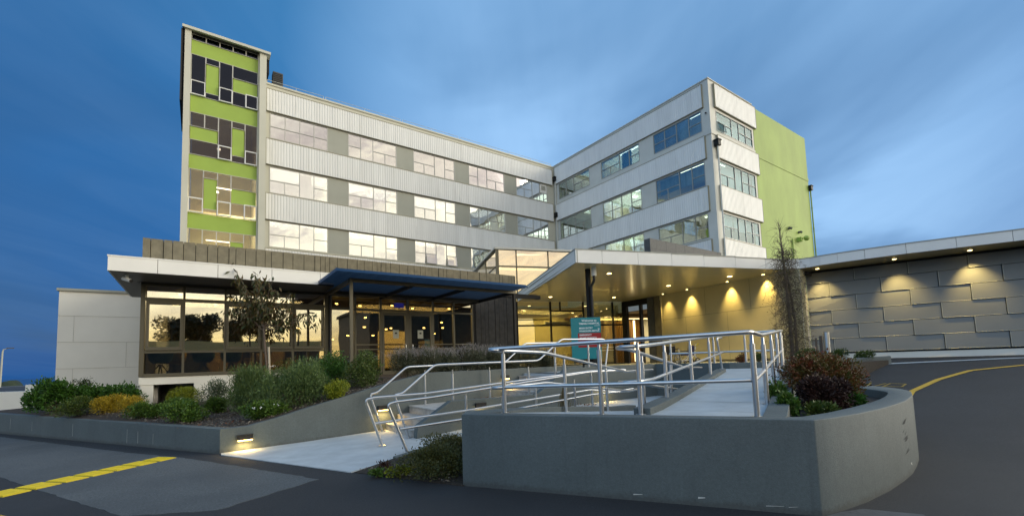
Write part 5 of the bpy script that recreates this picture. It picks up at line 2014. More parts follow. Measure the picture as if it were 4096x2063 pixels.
def folding_wheelchair(x, y, z, rz):
    t = thing('wheelchair', (x, y, z), 'black folding wheelchair with chromed frame parked on the left against the beige wall', 'wheelchair')
    c, s = math.cos(rz), math.sin(rz)
    P = lambda a, b, h: (x + c * a - s * b, y + s * a + c * b, z + h)   # a sideways, b forwards
    m = MB()
    for sg in (-1, 1):
        a = .23 * sg
        m.tube([P(a, -.22, .93), P(a, -.22, .30), P(a, .10, .30), P(a, .26, .30), P(a, .36, .10)], .012, 6)
        m.tube([P(a, -.30, .93), P(a, -.22, .92)], .014, 6)
        m.tube([P(a, -.22, .72), P(a, .16, .72), P(a, .22, .5)], .011, 6)
        m.tube([P(a, -.22, .50), P(a, .25, .50), P(a, .26, .30)], .011, 6)
    m.tube([P(-.23, -.05, .48), P(.23, .05, .32)], .01, 6)
    m.tube([P(.23, -.05, .48), P(-.23, .05, .32)], .01, 6)
    m.build('frame', 'chrome', t, smooth=True)
    m = MB()
    m.add([P(-.22, -.23, .52), P(.22, -.23, .52), P(.22, -.24, .88), P(-.22, -.24, .88), P(-.22, -.21, .52), P(.22, -.21, .52), P(.22, -.22, .88), P(-.22, -.22, .88)],
          [(0, 1, 2, 3), (7, 6, 5, 4), (0, 4, 5, 1), (2, 6, 7, 3), (0, 3, 7, 4), (1, 5, 6, 2)])
    m.build('backrest', 'black', t)
    m = MB()
    m.prism([P(-.22, -.2, 0)[:2], P(.22, -.2, 0)[:2], P(.22, .22, 0)[:2], P(-.22, .22, 0)[:2]], z + .48, z + .52)
    m.build('seat', 'black', t)
    for sg in (-1, 1):
        m = MB()
        m.tube([P(.23 * sg, -.18, .735), P(.23 * sg, .14, .735)], .025, 6)
        m.build('armrest', 'black', t)
        m = MB()
        m.prism([P(.15 * sg - .07, .34, 0)[:2], P(.15 * sg + .07, .34, 0)[:2], P(.15 * sg + .07, .48, 0)[:2], P(.15 * sg - .07, .48, 0)[:2]], z + .09, z + .105)
        m.build('footplate', 'black', t)
        p = P(.28 * sg, -.18, .29)
        wheel(p[0], p[1], p[2], .28, (c, s), t)
        p = P(.22 * sg, .24, .09)
        wheel(p[0], p[1], p[2], .08, (c, s), t, spokes=4)


def transit_chair(x, y, z, rz):
    t = thing('transit_chair', (x, y, z), 'blue backed transit wheelchair with curved white frame and yellow push handles, on the right', 'wheelchair')
    c, s = math.cos(rz), math.sin(rz)
    P = lambda a, b, h: (x + c * a - s * b, y + s * a + c * b, z + h)   # b forwards
    m = MB()
    for sg in (-1, 1):
        a = .24 * sg
        m.tube(fillet([P(a, -.34, .93), P(a, -.26, .62), P(a, -.24, .40), P(a, -.36, .16)], .12), .02, 7)
        m.tube(fillet([P(a, -.24, .40), P(a, .10, .16), P(a, .46, .14)], .15), .016, 7)
        m.tube(fillet([P(a, .10, .42), P(a, .18, .22), P(a, .50, .10)], .12), .014, 7)
        m.tube([P(a, .46, .14), P(a, .50, .08)], .014, 6)
    m.tube([P(-.24, .46, .14), P(.24, .46, .14)], .014, 6)
    m.tube([P(-.24, .5, .09), P(.24, .5, .09)], .014, 6)
    m.build('frame', 'white_panel', t, smooth=True)
    m = MB()
    prof = [(-.20, .44), (-.23, .62), (-.27, .82), (-.30, .88)]
    for (b, h), w in zip(prof, (.20, .22, .20, .13)):
        m.v += [P(-w, b, h), P(w, b, h), P(w, b + .05, h), P(-w, b + .05, h)]
    for i in range(3):
        k = 4 * i
        m.f += [(k, k + 1, k + 5, k + 4), (k + 1, k + 2, k + 6, k + 5), (k + 2, k + 3, k + 7, k + 6), (k + 3, k, k + 4, k + 7)]
    m.f += [(3, 2, 1, 0), (12, 13, 14, 15)]
    m.build('backrest', 'navy', t)
    m = MB()
    m.prism([P(-.22, -.2, 0)[:2], P(.22, -.2, 0)[:2], P(.22, .24, 0)[:2], P(-.22, .24, 0)[:2]], z + .40, z + .46)
    m.build('seat', 'navy', t)
    for sg in (-1, 1):
        m = MB()
        m.tube(fillet([P(.26 * sg, -.30, .84), P(.26 * sg, -.42, .92), P(.26 * sg, -.46, .95)], .05), .028, 7)
        m.build('push_handle', 'yellow', t, smooth=True)
        m = MB()
        m.tube([P(.27 * sg, -.26, .63), P(.27 * sg, .22, .60)], .022, 6)
        m.build('armrest', 'stone', t)
        p = P(.27 * sg, -.36, .13)
        wheel(p[0], p[1], p[2], .12, (c, s), t, spokes=6, w=.018)
        p = P(.22 * sg, .3, .07)
        wheel(p[0], p[1], p[2], .06, (c, s), t, spokes=4)


folding_wheelchair(19.15, 13.35, 1.214, R(150))
transit_chair(19.75, 12.95, 1.214, R(68))
# ================================================================== PLANTS
def leaf_mb(mb, p, d, L, w, rr, droop=0.0):
    d = d.normalized()
    a = Vector((rr.uniform(-1, 1), rr.uniform(-1, 1), rr.uniform(-1, 1)))
    s = d.cross(a)
    if s.length < 1e-4:
        s = Vector((1, 0, 0))
    s = s.normalized() * w
    q = p + d * L * .5 - Vector((0, 0, droop * L * .3))
    e = p + d * L - Vector((0, 0, droop * L))
    n = len(mb.v)
    mb.v += [tuple(p), tuple(q + s), tuple(e), tuple(q - s)]
    mb.f.append((n, n + 1, n + 2, n + 3))


def shrub(name, x, y, z, w, h, d, mt, label, cat='shrub', leaves=2600, L=.055, lw=.012, up=.5, lumps=9, seed=1, group='shrubs in the planted bed', jag=.07, core='soil', tip=None, flowers=0):
    rr = random.Random(seed * 7919 + 13)
    t = thing(name, (x, y, z), label, cat, group)
    rx, ry = w / 2, d / 2
    blobs = []
    for k in range(lumps):
        a = rr.uniform(0, 2 * math.pi)
        q = rr.uniform(.15, .72)
        bz = rr.uniform(.25, .78)
        sc = rr.uniform(.30, .50) * (1.15 - .4 * bz)
        blobs.append((Vector((x + math.cos(a) * rx * q * (1.1 - .4 * bz), y + math.sin(a) * ry * q * (1.1 - .4 * bz), z + h * bz * .88)), sc))
    blobs.append((Vector((x, y, z + h * .45)), .62))
    m = MB()
    tb = MB()
    for i in range(leaves):
        c, sc = blobs[rr.randrange(len(blobs))]
        v = Vector((rr.gauss(0, 1), rr.gauss(0, 1), rr.gauss(0, 1))).normalized()
        rad = (rr.random() ** .35) * (1 + jag * rr.gauss(0, .5))
        p = c + Vector((v.x * rx * sc * 1.15 * rad, v.y * ry * sc * 1.15 * rad, v.z * h * sc * .85 * rad))
        if p.z < z - .02:
            p.z = z + rr.uniform(0, .08)
        if p.z > z + h * 1.04:
            p.z = z + h * rr.uniform(.9, 1.04)
        dd = v * (1 - up) + Vector((0, 0, 1)) * up + Vector((rr.gauss(0, .3), rr.gauss(0, .3), rr.gauss(0, .3)))
        leaf_mb(m, p, dd, L * rr.uniform(.6, 1.3), lw * rr.uniform(.7, 1.2), rr)
    m.build('foliage', mt, t)
    # stems, dark core twigs
    for k in range(16):
        c, sc = blobs[rr.randrange(len(blobs))]
        tb.tube([(x + rr.uniform(-.15, .15) * rx, y + rr.uniform(-.15, .15) * ry, z - .03), ((x + c.x) / 2, (y + c.y) / 2, z + h * .3), tuple(c)], [.012, .008, .003], 4, cap=False)
    tb.build('stems', 'twig', t)
    if flowers:
        fm = MB()
        for k in range(flowers):
            c, sc = blobs[rr.randrange(len(blobs))]
            v = Vector((rr.gauss(0, 1), -abs(rr.gauss(0, 1)) - .3, abs(rr.gauss(0, 1)) + .3)).normalized()
            p = c + Vector((v.x * rx * sc * 1.25, v.y * ry * sc * 1.25, v.z * h * sc * .95))
            for j in range(10):
                leaf_mb(fm, p + Vector((rr.gauss(0, .012), rr.gauss(0, .012), rr.gauss(0, .008))), Vector((rr.gauss(0, 1), rr.gauss(0, 1), rr.gauss(.4, 1))), .024, .009, rr)
        fm.build('flowers', 'sign_white', t)
    return t


LF = {
    'dark': leafmat('leaf_dark', (.014, .044, .006), (.052, .145, .014)),
    'olive': leafmat('leaf_olive', (.026, .050, .007), (.085, .125, .018)),
    'yellow': leafmat('leaf_yellow', (.16, .12, .006), (.44, .31, .015)),
    'lime': leafmat('leaf_lime', (.075, .11, .006), (.28, .31, .018)),
    'mid': leafmat('leaf_mid', (.022, .060, .007), (.095, .175, .018)),
    'grey': leafmat('leaf_grey', (.040, .065, .035), (.11, .145, .08)),
    'rosemary': leafmat('leaf_rosemary', (.032, .066, .016), (.125, .185, .048)),
    'hedge': leafmat('leaf_hedge', (.045, .060, .030), (.10, .10, .060)),
    'hedgetip': leafmat('leaf_hedgetip', (.15, .14, .13), (.27, .25, .24)),
    'red': leafmat('leaf_red', (.20, .022, .010), (.10, .075, .012)),
    'purple': leafmat('leaf_purple', (.020, .010, .009), (.060, .022, .014)),
    'orange': leafmat('leaf_orange', (.17, .040, .010), (.055, .085, .012)),
    'tree': leafmat('leaf_tree', (.035, .070, .016), (.12, .065, .028)),
    'ground': leafmat('leaf_ground', (.030, .045, .012), (.085, .085, .018)),
    'vine': leafmat('leaf_vine', (.060, .060, .018), (.14, .115, .035)),
    'big': leafmat('leaf_big', (.012, .020, .010), (.03, .045, .016)),
}
LP = [
    ('shrub', -3.70, 17.2, .66, .74, .78, 'dark', 3200, 'dark green broad-leaved shrub at the far left end of the bed', dict(L=.085, lw=.020)),
    ('shrub', -3.03, 16.35, .62, 1.15, .84, 'dark', 4200, 'big dark green rounded shrub second from the left end of the bed', dict(L=.085, lw=.020)),
    ('shrub', -2.92, 19.6, .78, .85, .82, 'olive', 2600, 'dull olive domed shrub standing behind, against the off-white annex wall', dict(L=.05, lw=.01, lumps=5)),
    ('shrub', -2.40, 17.1, .66, 1.10, .66, 'dark', 3800, 'dark green shrub in the middle of the back row below the annex wall', dict(L=.08, lw=.018)),
    ('shrub', -1.72, 16.75, .66, 1.10, .74, 'dark', 3800, 'dark green shrub touching the corner of the cafe plinth', dict(L=.08, lw=.018)),
    ('shrub', -2.36, 15.1, .57, .95, .44, 'olive', 3200, 'low olive green cushion shrub left of the yellow ones', dict(L=.05, lw=.010, up=.35)),
    ('shrub', -1.83, 14.5, .55, .76, .42, 'yellow', 3600, 'golden yellow cushion shrub, front one on the left', dict(L=.040, lw=.007, up=.6, jag=.12)),
    ('shrub', -1.66, 15.35, .60, .90, .48, 'yellow', 3200, 'golden yellow cushion shrub behind the other yellow ones', dict(L=.040, lw=.007, up=.6, jag=.12)),
    ('shrub', -1.24, 14.15, .54, .95, .46, 'yellow', 3800, 'widest golden yellow cushion shrub, turning green on its right', dict(L=.040, lw=.007, up=.6, jag=.12)),
    ('shrub', -1.06, 13.66, .53, .78, .40, 'mid', 3000, 'low green cushion shrub in front of the widest yellow one', dict(L=.045, lw=.010, up=.4)),
    ('shrub', -.69, 13.6, .53, .56, .34, 'mid', 2200, 'small round green shrub next to the mulch gap', dict(L=.05, lw=.012)),
    ('shrub', -.26, 12.35, .48, .98, .46, 'mid', 3600, 'bright green low shrub nearest the front wall in the bed', dict(L=.055, lw=.014)),
    ('shrub', -.45, 15.2, .60, .92, .34, 'mid', 2600, 'low green shrub with a few white flowers below the cafe plinth opening', dict(L=.05, lw=.012, flowers=4)),
    ('shrub', -.30, 16.5, .66, 1.15, .52, 'lime', 4000, 'yellow-green rounded shrub in front of the opening under the cafe', dict(L=.045, lw=.009, up=.5)),
    ('shrub', .47, 15.5, .62, 1.02, .86, 'grey', 3600, 'loose grey-green shrub with upright shoots against the white plinth', dict(L=.05, lw=.010, jag=.3)),
    ('shrub', .42, 13.7, .54, .62, .42, 'mid', 2400, 'small green shrub below the grey-green shrubs', dict(L=.055, lw=.013)),
    ('rosemary_bush', 1.15, 12.75, .60, 1.50, 1.14, 'rosemary', 13000, 'feathery blue-green rosemary-like bush, left half of the big mound', dict(L=.075, lw=.008, up=.66, jag=.16, lumps=14)),
    ('rosemary_bush', 1.92, 11.55, .70, 1.75, 1.14, 'rosemary', 15000, 'feathery blue-green bush, taller right half of the big mound', dict(L=.075, lw=.008, up=.66, jag=.16, lumps=14)),
    ('shrub', 1.19, 11.05, .54, .92, .44, 'mid', 3600, 'leafy green shrub with white flowers close to the sloping side wall', dict(L=.055, lw=.015, flowers=6)),
    ('shrub', 2.95, 12.6, 1.0, 1.45, 1.10, 'dark', 5200, 'tall dark green shrub below the left pergola post', dict(L=.055, lw=.014)),
    ('shrub', 3.62, 11.75, 1.02, 1.2, 1.02, 'olive', 4600, 'tall leafy green shrub with bare lower stems beside the leftmost hedge plant', dict(L=.055, lw=.015)),
    ('shrub', 2.66, 11.02, .84, .78, .50, 'lime', 3600, 'small bright yellow-green shrub against the top edge of the side wall', dict(L=.045, lw=.013)),
    ('shrub', 1.22, 19.4 - 3.1, .75, .6, .62, 'lime', 1800, 'bit of yellow-green shrub showing behind the feathery mound', dict(L=.045, lw=.01)),
]
PUSH = {0: 1.4, 1: 1.1, 5: .9, 6: 1.0, 8: .45, 9: .35, 11: .15, 3: .5, 7: .3}
for i, (nm, x, y, z, w, h, k, nl, lab, kw) in enumerate(LP):
    if i in PUSH:
        q = (y + PUSH[i]) / y
        x, y, w, h, z = x * q + (.3 if i == 0 else 0), y * q, w * q, h * q, bedz(x * q, y * q) - .02
        h += (bedz(x, y) - z)
    shrub(nm, x, y, z, w, h, w * .92, LF[k], lab, leaves=nl, seed=i + 1, **kw)

# silvery hedge plants in a row above the side wall
hx = [(4.75, 12.0, .95, .86), (5.45, 12.0, .95, .90), (6.15, 12.05, .95, .86), (7.0, 12.1, 1.0, .98), (7.75, 12.15, .95, .96), (8.5, 12.2, 1.0, .90), (9.3, 12.2, 1.0, .92), (9.95, 12.15, .85, .80)]
nam = ['at the left end of the silvery hedge row', 'second from the left in the silvery hedge row', 'third from the left in the silvery hedge row', 'fourth from the left in the silvery hedge row',
       'fifth from the left, below the dark board wall', 'sixth from the left, below the end of the dark board wall', 'second from the right end, left of the teal sign', 'at the right end of the hedge, touching the teal sign']
for i, (x, y, w, h) in enumerate(hx):
    t = shrub('hedge_plant', x, y, 1.2, w, h, .9, LF['hedge'], 'grey-green twiggy hedge shrub ' + nam[i], leaves=6500, L=.05, lw=.009, up=.5, jag=.2, lumps=16, seed=60 + i, group='silvery hedge above the side wall')
    rr = random.Random(90 + i)
    m = MB()
    for k in range(120):
        a = rr.uniform(0, 6.28)
        q = rr.random() ** .5
        px, py = x + math.cos(a) * w * .5 * q, y + math.sin(a) * .45 * q
        top = 1.2 + h * (.80 + .20 * math.sqrt(max(0, 1 - q * q))) + rr.uniform(-.05, .07)
        b = Vector((px, py, top - rr.uniform(.08, .2)))
        e = Vector((px + rr.gauss(0, .09), py + rr.gauss(0, .09), top))
        m.tube([b, e], [.003, .002], 3, cap=False)
        for j in range(7):
            pp = b.lerp(e, rr.random())
            leaf_mb(m, pp, Vector((rr.gauss(0, .6), rr.gauss(0, .6), 1)), .035, .005, rr)
    m.build('silver_shoots', LF['hedgetip'], t)

# red and purple bushes in the rounded planter
shrub('nandina_bush', 7.95, 3.0, .80, 1.50, .84, 1.25, LF['orange'], 'broad red and orange tinged bush filling the rounded planter', leaves=20000, L=.045, lw=.010, up=.35, jag=.12, lumps=16, seed=121, group=None)
shrub('nandina_bush', 7.05, 2.60, .80, .95, .50, .72, LF['purple'], 'dark purple lower bush in front of the broad red one', leaves=9000, L=.042, lw=.010, up=.3, jag=.12, lumps=12, seed=122, group=None)
rr = random.Random(5)
tp = MB()
t = [o for o in C.objects if o.name == 'nandina_bush'][0]
for k in range(110):
    a = rr.uniform(0, 6.28); q = rr.random() ** .6
    b = Vector((7.95 + math.cos(a) * .64 * q, 3.0 + math.sin(a) * .55 * q, .80 + .66 * math.sqrt(max(.05, 1 - q * q * .9))))
    e = b + Vector((rr.gauss(.02, .08), rr.gauss(0, .08), rr.uniform(.06, .17)))
    for j in range(11):
        leaf_mb(tp, b.lerp(e, j / 10), Vector((rr.gauss(0, 1), rr.gauss(0, 1), .6)), .055, .011, rr)
tp.build('red_shoots', LF['red'], t)
shrub('low_plant', 6.05, 2.62, .80, .30, .30, .28, LF['mid'], 'light green leafy plant rising beside the ramp kerb', leaves=1300, L=.055, lw=.013, up=.3, jag=.3, lumps=7, seed=131, group=None)
shrub('low_plant', 6.75, 3.05, .80, .42, .42, .34, LF['mid'], 'green leafy plant between the ramp kerb and the red bush', leaves=1500, L=.055, lw=.012, up=.3, jag=.3, lumps=7, seed=132, group=None)
shrub('low_plant', 6.35, 2.38, .80, .72, .17, .30, LF['olive'], 'low green leafy plant along the inner edge of the rounded wall', leaves=1100, L=.055, lw=.012, up=.35, jag=.3, lumps=8, seed=133, group=None)
shrub('low_plant', 7.6, 2.45, .80, .9, .18, .4, LF['dark'], 'sparse dark ground cover on the soil of the rounded planter', leaves=900, L=.06, lw=.014, up=.3, jag=.3, lumps=8, seed=134, group=None)
# shrubs further back by the bollards and the beige wall
shrub('ball_shrub', 17.9, 6.95, 1.2, .95, .56, .9, LF['olive'], 'round clipped green shrub left of the bollards', leaves=2600, L=.05, lw=.012, lumps=5, seed=141, group='round shrubs near the bollards')
shrub('ball_shrub', 18.1, 6.05, 1.2, .62, .48, .6, LF['olive'], 'small round shrub in front of the thick bollard', leaves=1600, L=.05, lw=.012, lumps=5, seed=142, group='round shrubs near the bollards')
shrub('ball_shrub', 18.25, 5.35, 1.2, .75, .40, .6, LF['olive'], 'low round shrub at the rounded end of the kerb wall', leaves=1600, L=.05, lw=.012, lumps=5, seed=143, group='round shrubs near the bollards')
shrub('wall_shrub', 18.0, 9.35, 1.2, .62, .44, .5, LF['red'], 'small reddish shrub below the beige wall, left of the twiggy climber', leaves=1200, L=.05, lw=.012, lumps=6, seed=151, group=None, jag=.3)
shrub('wall_shrub', 18.55, 8.95, 1.2, .55, .46, .5, LF['olive'], 'small green shrub below the beige wall beside the twiggy climber', leaves=1100, L=.05, lw=.012, lumps=6, seed=152, group=None, jag=.3)

# low spreading shrub at the foot of the big wall
t = shrub('creeping_shrub', 2.86, 5.95, .02, 1.15, .40, 1.25, LF['ground'], 'low spreading shrub beside the concrete path at the left end of the big wall', leaves=11000, L=.038, lw=.008, up=.35, jag=.35, lumps=18, seed=161, group=None)
shrub('creeping_shrub', 3.35, 6.75, .12, 1.3, .36, .9, LF['ground'], 'low olive shrub behind the spreading one, against the small kerb', leaves=4000, L=.038, lw=.008, up=.35, jag=.35, lumps=12, seed=162, group=None)
shrub('weed', 2.42, 6.28, .03, .42, .14, .3, LF['lime'], 'patch of yellow leaved weed on the mulch by the path', leaves=420, L=.045, lw=.016, up=.2, jag=.3, lumps=6, seed=163, group=None)
shrub('weed', 2.28, 6.62, .03, .22, .15, .18, LF['purple'], 'tiny dark reddish sprig at the corner of the path', leaves=110, L=.06, lw=.010, up=.8, jag=.3, lumps=4, seed=164, group=None)
shrub('weed', 2.16, 6.50, .03, .28, .10, .2, LF['mid'], 'small green weed between the path and the mulch', leaves=260, L=.05, lw=.012, up=.2, jag=.3, lumps=5, seed=165, group=None)
# mulch chips and fallen leaves near the path
m = MB()
rr = random.Random(77)
tri = [(2.0, 6.98), (2.75, 5.3), (3.4, 6.9)]
for k in range(420):
    a, b = rr.random(), rr.random()
    if a + b > 1: a, b = 1 - a, 1 - b
    x = tri[0][0] + a * (tri[1][0] - tri[0][0]) + b * (tri[2][0] - tri[0][0])
    y = tri[0][1] + a * (tri[1][1] - tri[0][1]) + b * (tri[2][1] - tri[0][1])
    leaf_mb(m, Vector((x, y, .045 + rr.random() * .03 + max(0, (x - 2.7)) * .18)), Vector((rr.gauss(0, 1), rr.gauss(0, 1), rr.gauss(0, .25))), rr.uniform(.02, .05), rr.uniform(.005, .012), rr)
for k in range(5200):
    y = 10.7 + 6.3 * rr.random() ** 1.3
    xl = .376 + (y - 10.474) * (-5.054 / 8.953) + .2
    x = rr.uniform(xl, 4.2)
    if y < 10.474 + .1022 * (x - .376) + .22:
        continue
    wt = .476 + .224 * (y - 10.474) / 21.9
    zb = min(bedz(x, y), wt - .02 + .35 * max(0, (x - xl + .15) * .87))
    leaf_mb(m, Vector((x, y, zb + .012 + rr.random() * .02)), Vector((rr.gauss(0, 1), rr.gauss(0, 1), rr.gauss(0, .3))), rr.uniform(.03, .07), rr.uniform(.007, .014), rr)
tag(m.build('mulch_chips', mat('chips', (.17, .15, .12), .9, var=.5, vscale=20)), kind='stuff')
m = MB()
for (cx, cy, cz, sx, sy, nn) in ((8.45, 8.55, .385, .45, .2, 60), (6.8, 11.0, .58, .3, .1, 26), (7.5, 10.98, .58, .2, .1, 14), (3.62, 10.7, .05, .1, .05, 8), (.6, 11.4, .50, .8, .4, 40), (-.6, 12.8, .53, .5, .4, 30)):
    for k in range(nn):
        leaf_mb(m, Vector((cx + rr.gauss(0, sx * .5), cy + rr.gauss(0, sy * .5), cz + rr.random() * .03)), Vector((rr.gauss(0, 1), rr.gauss(0, 1), rr.gauss(0, .3))), .045, .012, rr)
tag(m.build('fallen_leaves', mat('dry_leaf', (.17, .06, .025), .8)), kind='stuff')

# wispy dry tuft
t = thing('grass_tuft', (6.55, 7.45, .30), 'drooping dry brown grass tuft seen between the handrail posts', 'grass tuft')
m = MB()
rr = random.Random(9)
c = Vector((6.72, 7.55, .98))
for k in range(46):
    a = rr.uniform(0, 6.28)
    q = rr.uniform(.03, .26)
    m.tube([c + Vector((rr.gauss(0, .012), rr.gauss(0, .012), 0)), c + Vector((math.cos(a) * q * .55, math.sin(a) * q * .55, -.18)), c + Vector((math.cos(a) * q, math.sin(a) * q, -.52 - rr.random() * .12))], [.006, .005, .002], 3, cap=False)
m.build('blades', mat('dry_blade', (.12, .09, .035), .8), t)
m = MB()
m.tube([(6.72, 7.55, .28), (6.72, 7.55, .99)], [.035, .02], 6)
m.build('stalk', 'twig', t)


# ------------------------------------------------------------------ young tree in front of the cafe
def limb(m, a, b, r0, r1, rr, sag=0.0, n=5):
    a, b = Vector(a), Vector(b)
    pts = []
    for i in range(n + 1):
        q = i / n
        p = a.lerp(b, q)
        p += Vector((rr.gauss(0, .012), rr.gauss(0, .012), math.sin(q * math.pi) * sag))
        pts.append(p)
    pts[0] = a
    m.tube(pts, [r0 + (r1 - r0) * i / n for i in range(n + 1)], 6)
    return pts


def young_tree():
    rr = random.Random(21)
    f = 1.0
    t = thing('young_tree', (1.66, 14.8, .8), 'slim young tree with drooping dark leaves and a pale stake before the cafe window', 'tree')
    m = MB()
    m.tube([(1.70, 14.80, .8), (1.66, 14.81, 1.7), (1.60, 14.84, 2.4), (1.58, 14.85, 2.86)], [.035, .032, .028, .024], 8)
    m.build('trunk', 'bark', t)
    m = MB()
    m.tube([(1.75, 14.77, .8), (1.70, 14.79, 2.26)], .032, 6)
    m.build('stake', 'stake', t)
    br = MB()
    lv = MB()
    o = (1.58, 14.85, 2.84)
    right = np.array((.8156, -.5786)); fwd = np.array((.5786, .8156))
    def at(u, z, v=0):       # metres right of the trunk in plan, height, depth
        return (1.58 + right[0] * u + fwd[0] * v, 14.85 + right[1] * u + fwd[1] * v, z)
    tips = [((-1.03, 4.78, 0), .0), ((-.92, 4.25, .1), 0), ((-.37, 4.45, .05), 0), ((-.12, 4.30, -.1), 0), ((.15, 4.28, .05), 0), ((.28, 3.95, .1), 0), ((.80, 3.82, -.05), .0), ((.70, 3.4, .1), .05),
            ((-.92, 3.75, .05), .03), ((-.98, 3.36, -.05), .05), ((-.70, 2.98, .1), .08), ((-.38, 3.2, .3), 0), ((.12, 3.5, -.3), 0), ((.95, 3.22, .05), .08), ((1.5, 3.12, .1), .10), ((1.58, 2.82, 0), .16), ((.98, 2.72, .1), .15), ((.40, 3.0, .2), .05), ((-.2, 3.7, .2), 0), ((.35, 3.55, -.2), 0), ((-.45, 3.9, -.15), 0)]
    for (u, z, v), sag in tips:
        st = at(rr.uniform(-.02, .02), 2.72 + rr.uniform(0, .25))
        mid = at(u * .35, 2.85 + (z - 2.85) * .45, v * .3)
        pts = limb(br, st, mid, .014, .009, rr, n=3)
        pts2 = limb(br, mid, at(u, z, v), .009, .003, rr, sag=sag, n=6)
        allp = pts[1:] + pts2
        for p in allp:
            q = (Vector(p) - Vector(o)).length
            if q < .30:
                continue
            for k in range(8):
                pp = Vector(p) + Vector((rr.gauss(0, .055), rr.gauss(0, .055), rr.gauss(.01, .05)))
                dd = Vector((rr.gauss(0, .5), rr.gauss(0, .5), -.75 + rr.gauss(0, .25)))
                leaf_mb(lv, pp, dd, rr.uniform(.11, .19), rr.uniform(.022, .034), rr, droop=.25)
    for k in range(90):
        u, z = rr.gauss(-.12, .26), rr.gauss(3.55, .36)
        pp = Vector(at(u, z, rr.gauss(0, .22)))
        dd = Vector((rr.gauss(0, .5), rr.gauss(0, .5), -.75))
        leaf_mb(lv, pp, dd, rr.uniform(.09, .16), rr.uniform(.018, .028), rr, droop=.25)
    br.build('branches', 'bark', t)
    lv.build('leaves', LF['tree'], t)


young_tree()


# ------------------------------------------------------------------ twiggy climber at the canopy corner
def climber():
    rr = random.Random(31)
    X, Y = 20.75, 8.62
    t = thing('climbing_plant', (X, Y, 1.2), 'tall tangled brown climber with bare twigs rising past the canopy corner', 'climbing plant')
    right = np.array((.8156, -.5786))
    m = MB()
    m.tube([(X, Y, 1.2), (X + .03, Y, 3.0), (X - .04, Y + .03, 5.2), (X - .10, Y + .05, 6.4), (X - .16, Y + .08, 7.25)], [.09, .07, .05, .025, .006], 7)
    m.tube([(X + .2, Y - .1, 1.2), (X + .25, Y - .1, 3.0), (X + .1, Y, 5.0)], [.06, .05, .03], 7)
    m.build('stem', 'twig', t)
    tw = MB(); lv = MB()
    def half(z):
        for (a, b), (c, d) in zip(((1.2, .70), (2.0, .80), (3.0, .68), (4.0, .78), (4.8, .70), (5.4, .60), (5.8, .42)), ((2.0, .80), (3.0, .68), (4.0, .78), (4.8, .70), (5.4, .60), (5.8, .42), (7.3, .1))):
            if a <= z <= c:
                return b + (d - b) * (z - a) / (c - a)
        return .3
    for k in range(1500):
        z = rr.uniform(1.25, 6.1) if k % 4 else rr.uniform(1.25, 4.9)
        u = rr.gauss(0, .40) * half(z)
        v = rr.gauss(0, .35) * half(z)
        p = Vector((X + .03 + right[0] * u + .5786 * v, Y + right[1] * u + .8156 * v, z))
        pts = [p]
        d = Vector((rr.gauss(0, 1), rr.gauss(0, 1), rr.gauss(-.35, .7))).normalized()
        for j in range(4):
            d = (d + Vector((rr.gauss(0, .5), rr.gauss(0, .5), rr.gauss(-.15, .4)))).normalized()
            pts.append(pts[-1] + d * rr.uniform(.06, .13))
        tw.tube(pts, [.008, .007, .006, .005, .003], 3, cap=False)
    # straying long twigs
    for k in range(130):
        z = rr.uniform(1.8, 7.0)
        s = rr.choice((-1, 1))
        p = Vector((X - .1 * (z - 4) / 3, Y, z)) + Vector((right[0], right[1], 0)) * s * half(min(z, 6)) * .5
        d = Vector((right[0] * s, right[1] * s, rr.uniform(-.3, 1.0))) + Vector((rr.gauss(0, .3), rr.gauss(0, .3), 0))
        pts = [p]
        for j in range(7):
            d = (d + Vector((rr.gauss(0, .35), rr.gauss(0, .35), rr.gauss(-.18, .3)))).normalized()
            pts.append(pts[-1] + d * rr.uniform(.06, .16) * (.7 if z > 5.8 else 1))
        tw.tube(pts, [.008, .007, .006, .005, .004, .003, .003, .002], 3, cap=False)
    for k in range(60):
        z = rr.uniform(5.7, 7.1)
        p = Vector((X - .1 - .06 * (z - 5.7), Y + .03, z))
        d = Vector((rr.gauss(0, .6), rr.gauss(0, .6), 1)).normalized()
        pts = [p]
        for j in range(4):
            d = (d + Vector((rr.gauss(0, .3), rr.gauss(0, .3), .2))).normalized()
            pts.append(pts[-1] + d * rr.uniform(.05, .14))
        tw.tube(pts, [.009, .007, .005, .004, .002], 3, cap=False)
    tw.build('twigs', 'twig', t)
    for k in range(5200):
        z = rr.uniform(1.25, 6.0)
        dens = 1.0 if 4.3 < z < 5.8 else .6
        if rr.random() > dens:
            continue
        u = rr.gauss(0, .47) * half(z); v = rr.gauss(0, .4) * half(z)
        p = Vector((X + .03 + right[0] * u + .5786 * v, Y + right[1] * u + .8156 * v, z))
        leaf_mb(lv, p, Vector((rr.gauss(0, 1), rr.gauss(0, 1), rr.gauss(-.3, .7))), rr.uniform(.04, .075), rr.uniform(.010, .02), rr)
    lv.build('leaves', LF['vine'], t)


climber()


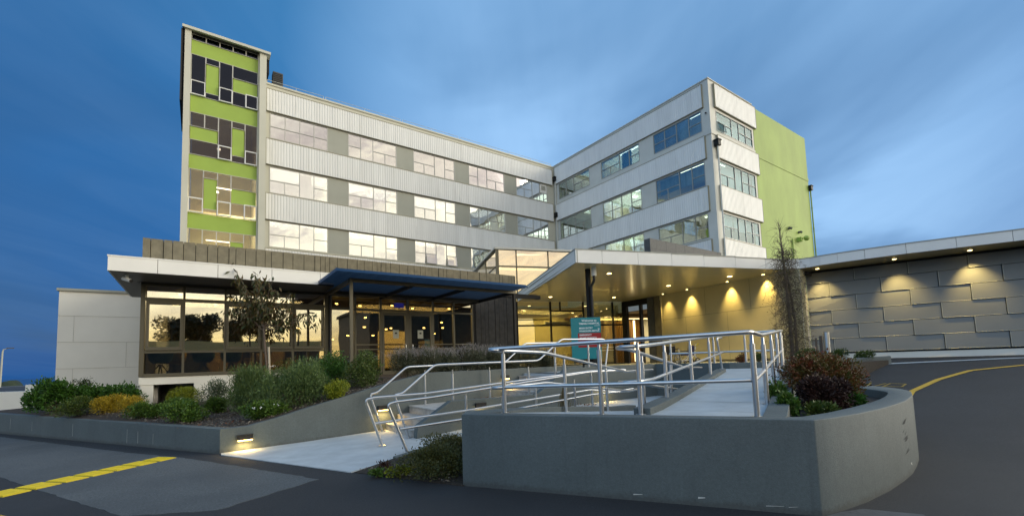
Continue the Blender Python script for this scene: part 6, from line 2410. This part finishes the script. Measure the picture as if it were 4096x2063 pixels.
# ------------------------------------------------------------------ things behind the camera that the cafe glass mirrors
def big_tree(x, y, w, h, base, label, seed):
    rr = random.Random(seed)
    t = thing('street_tree', (x, y, 0), label, 'tree', 'trees across the road')
    m = MB()
    m.tube([(x, y, 0), (x + .1, y, h * .3), (x, y, h * .62)], [.3, .24, .12], 8)
    for k in range(7):
        a = k * .9
        m.tube([(x, y, h * .3), (x + math.cos(a) * w * .22, y + math.sin(a) * w * .2, h * .55), (x + math.cos(a) * w * .36, y + math.sin(a) * w * .3, h * .78)], [.12, .08, .03], 6)
    m.build('trunk', 'bark', t)
    m = MB()
    bl = [(Vector((x + rr.uniform(-.36, .36) * w, y + rr.uniform(-.3, .3) * w, base + (h - base) * rr.uniform(.25, .82))), rr.uniform(.13, .22)) for k in range(26)]
    for k in range(7000):
        c, sc = bl[rr.randrange(len(bl))]
        v = Vector((rr.gauss(0, 1), rr.gauss(0, 1), rr.gauss(0, 1))).normalized() * (rr.random() ** .4)
        p = c + Vector((v.x * w * sc, v.y * w * sc, v.z * (h - base) * sc * 1.1))
        leaf_mb(m, p, Vector((rr.gauss(0, 1), rr.gauss(0, 1), rr.gauss(0, 1))), .34, .10, rr)
    m.build('crown', LF['big'], t)


big_tree(-.8, -23.5, 5.4, 7.7, 4.3, 'dark spreading tree across the road, mirrored in the left cafe panes', 201)
big_tree(3.2, -23.5, 1.7, 7.0, 4.3, 'smaller dark tree across the road, mirrored in the third cafe pane', 202)
t = thing('street_lamp', (8.5, -16.5, 0), 'tall street lamp across the road, mirrored in the pane beside the pergola post', 'street lamp')
m = MB()
m.tube([(8.5, -16.5, 0), (8.5, -16.5, 7.0), (8.8, -16.5, 7.2), (9.6, -16.4, 7.4)], [.12, .08, .06, .05], 8)
m.build('pole', 'dark_metal', t)
MB().box(9.4, 10.1, -16.55, -16.25, 7.36, 7.48).build('lamp_head', 'dark_metal', t)
t = thing('opposite_building', (24, -20, 0), 'dark two storey building across the road, mirrored in the cafe doors', 'building')
m = MB()
m.box(17.0, 34, -34, -20, -.1, 8.6)
m.build('wall', 'interior_dark', t)
m = MB()
m.box(16.7, 34.5, -34.5, -19.5, 8.6, 9.0)
m.build('roof', 'dark_metal', t)
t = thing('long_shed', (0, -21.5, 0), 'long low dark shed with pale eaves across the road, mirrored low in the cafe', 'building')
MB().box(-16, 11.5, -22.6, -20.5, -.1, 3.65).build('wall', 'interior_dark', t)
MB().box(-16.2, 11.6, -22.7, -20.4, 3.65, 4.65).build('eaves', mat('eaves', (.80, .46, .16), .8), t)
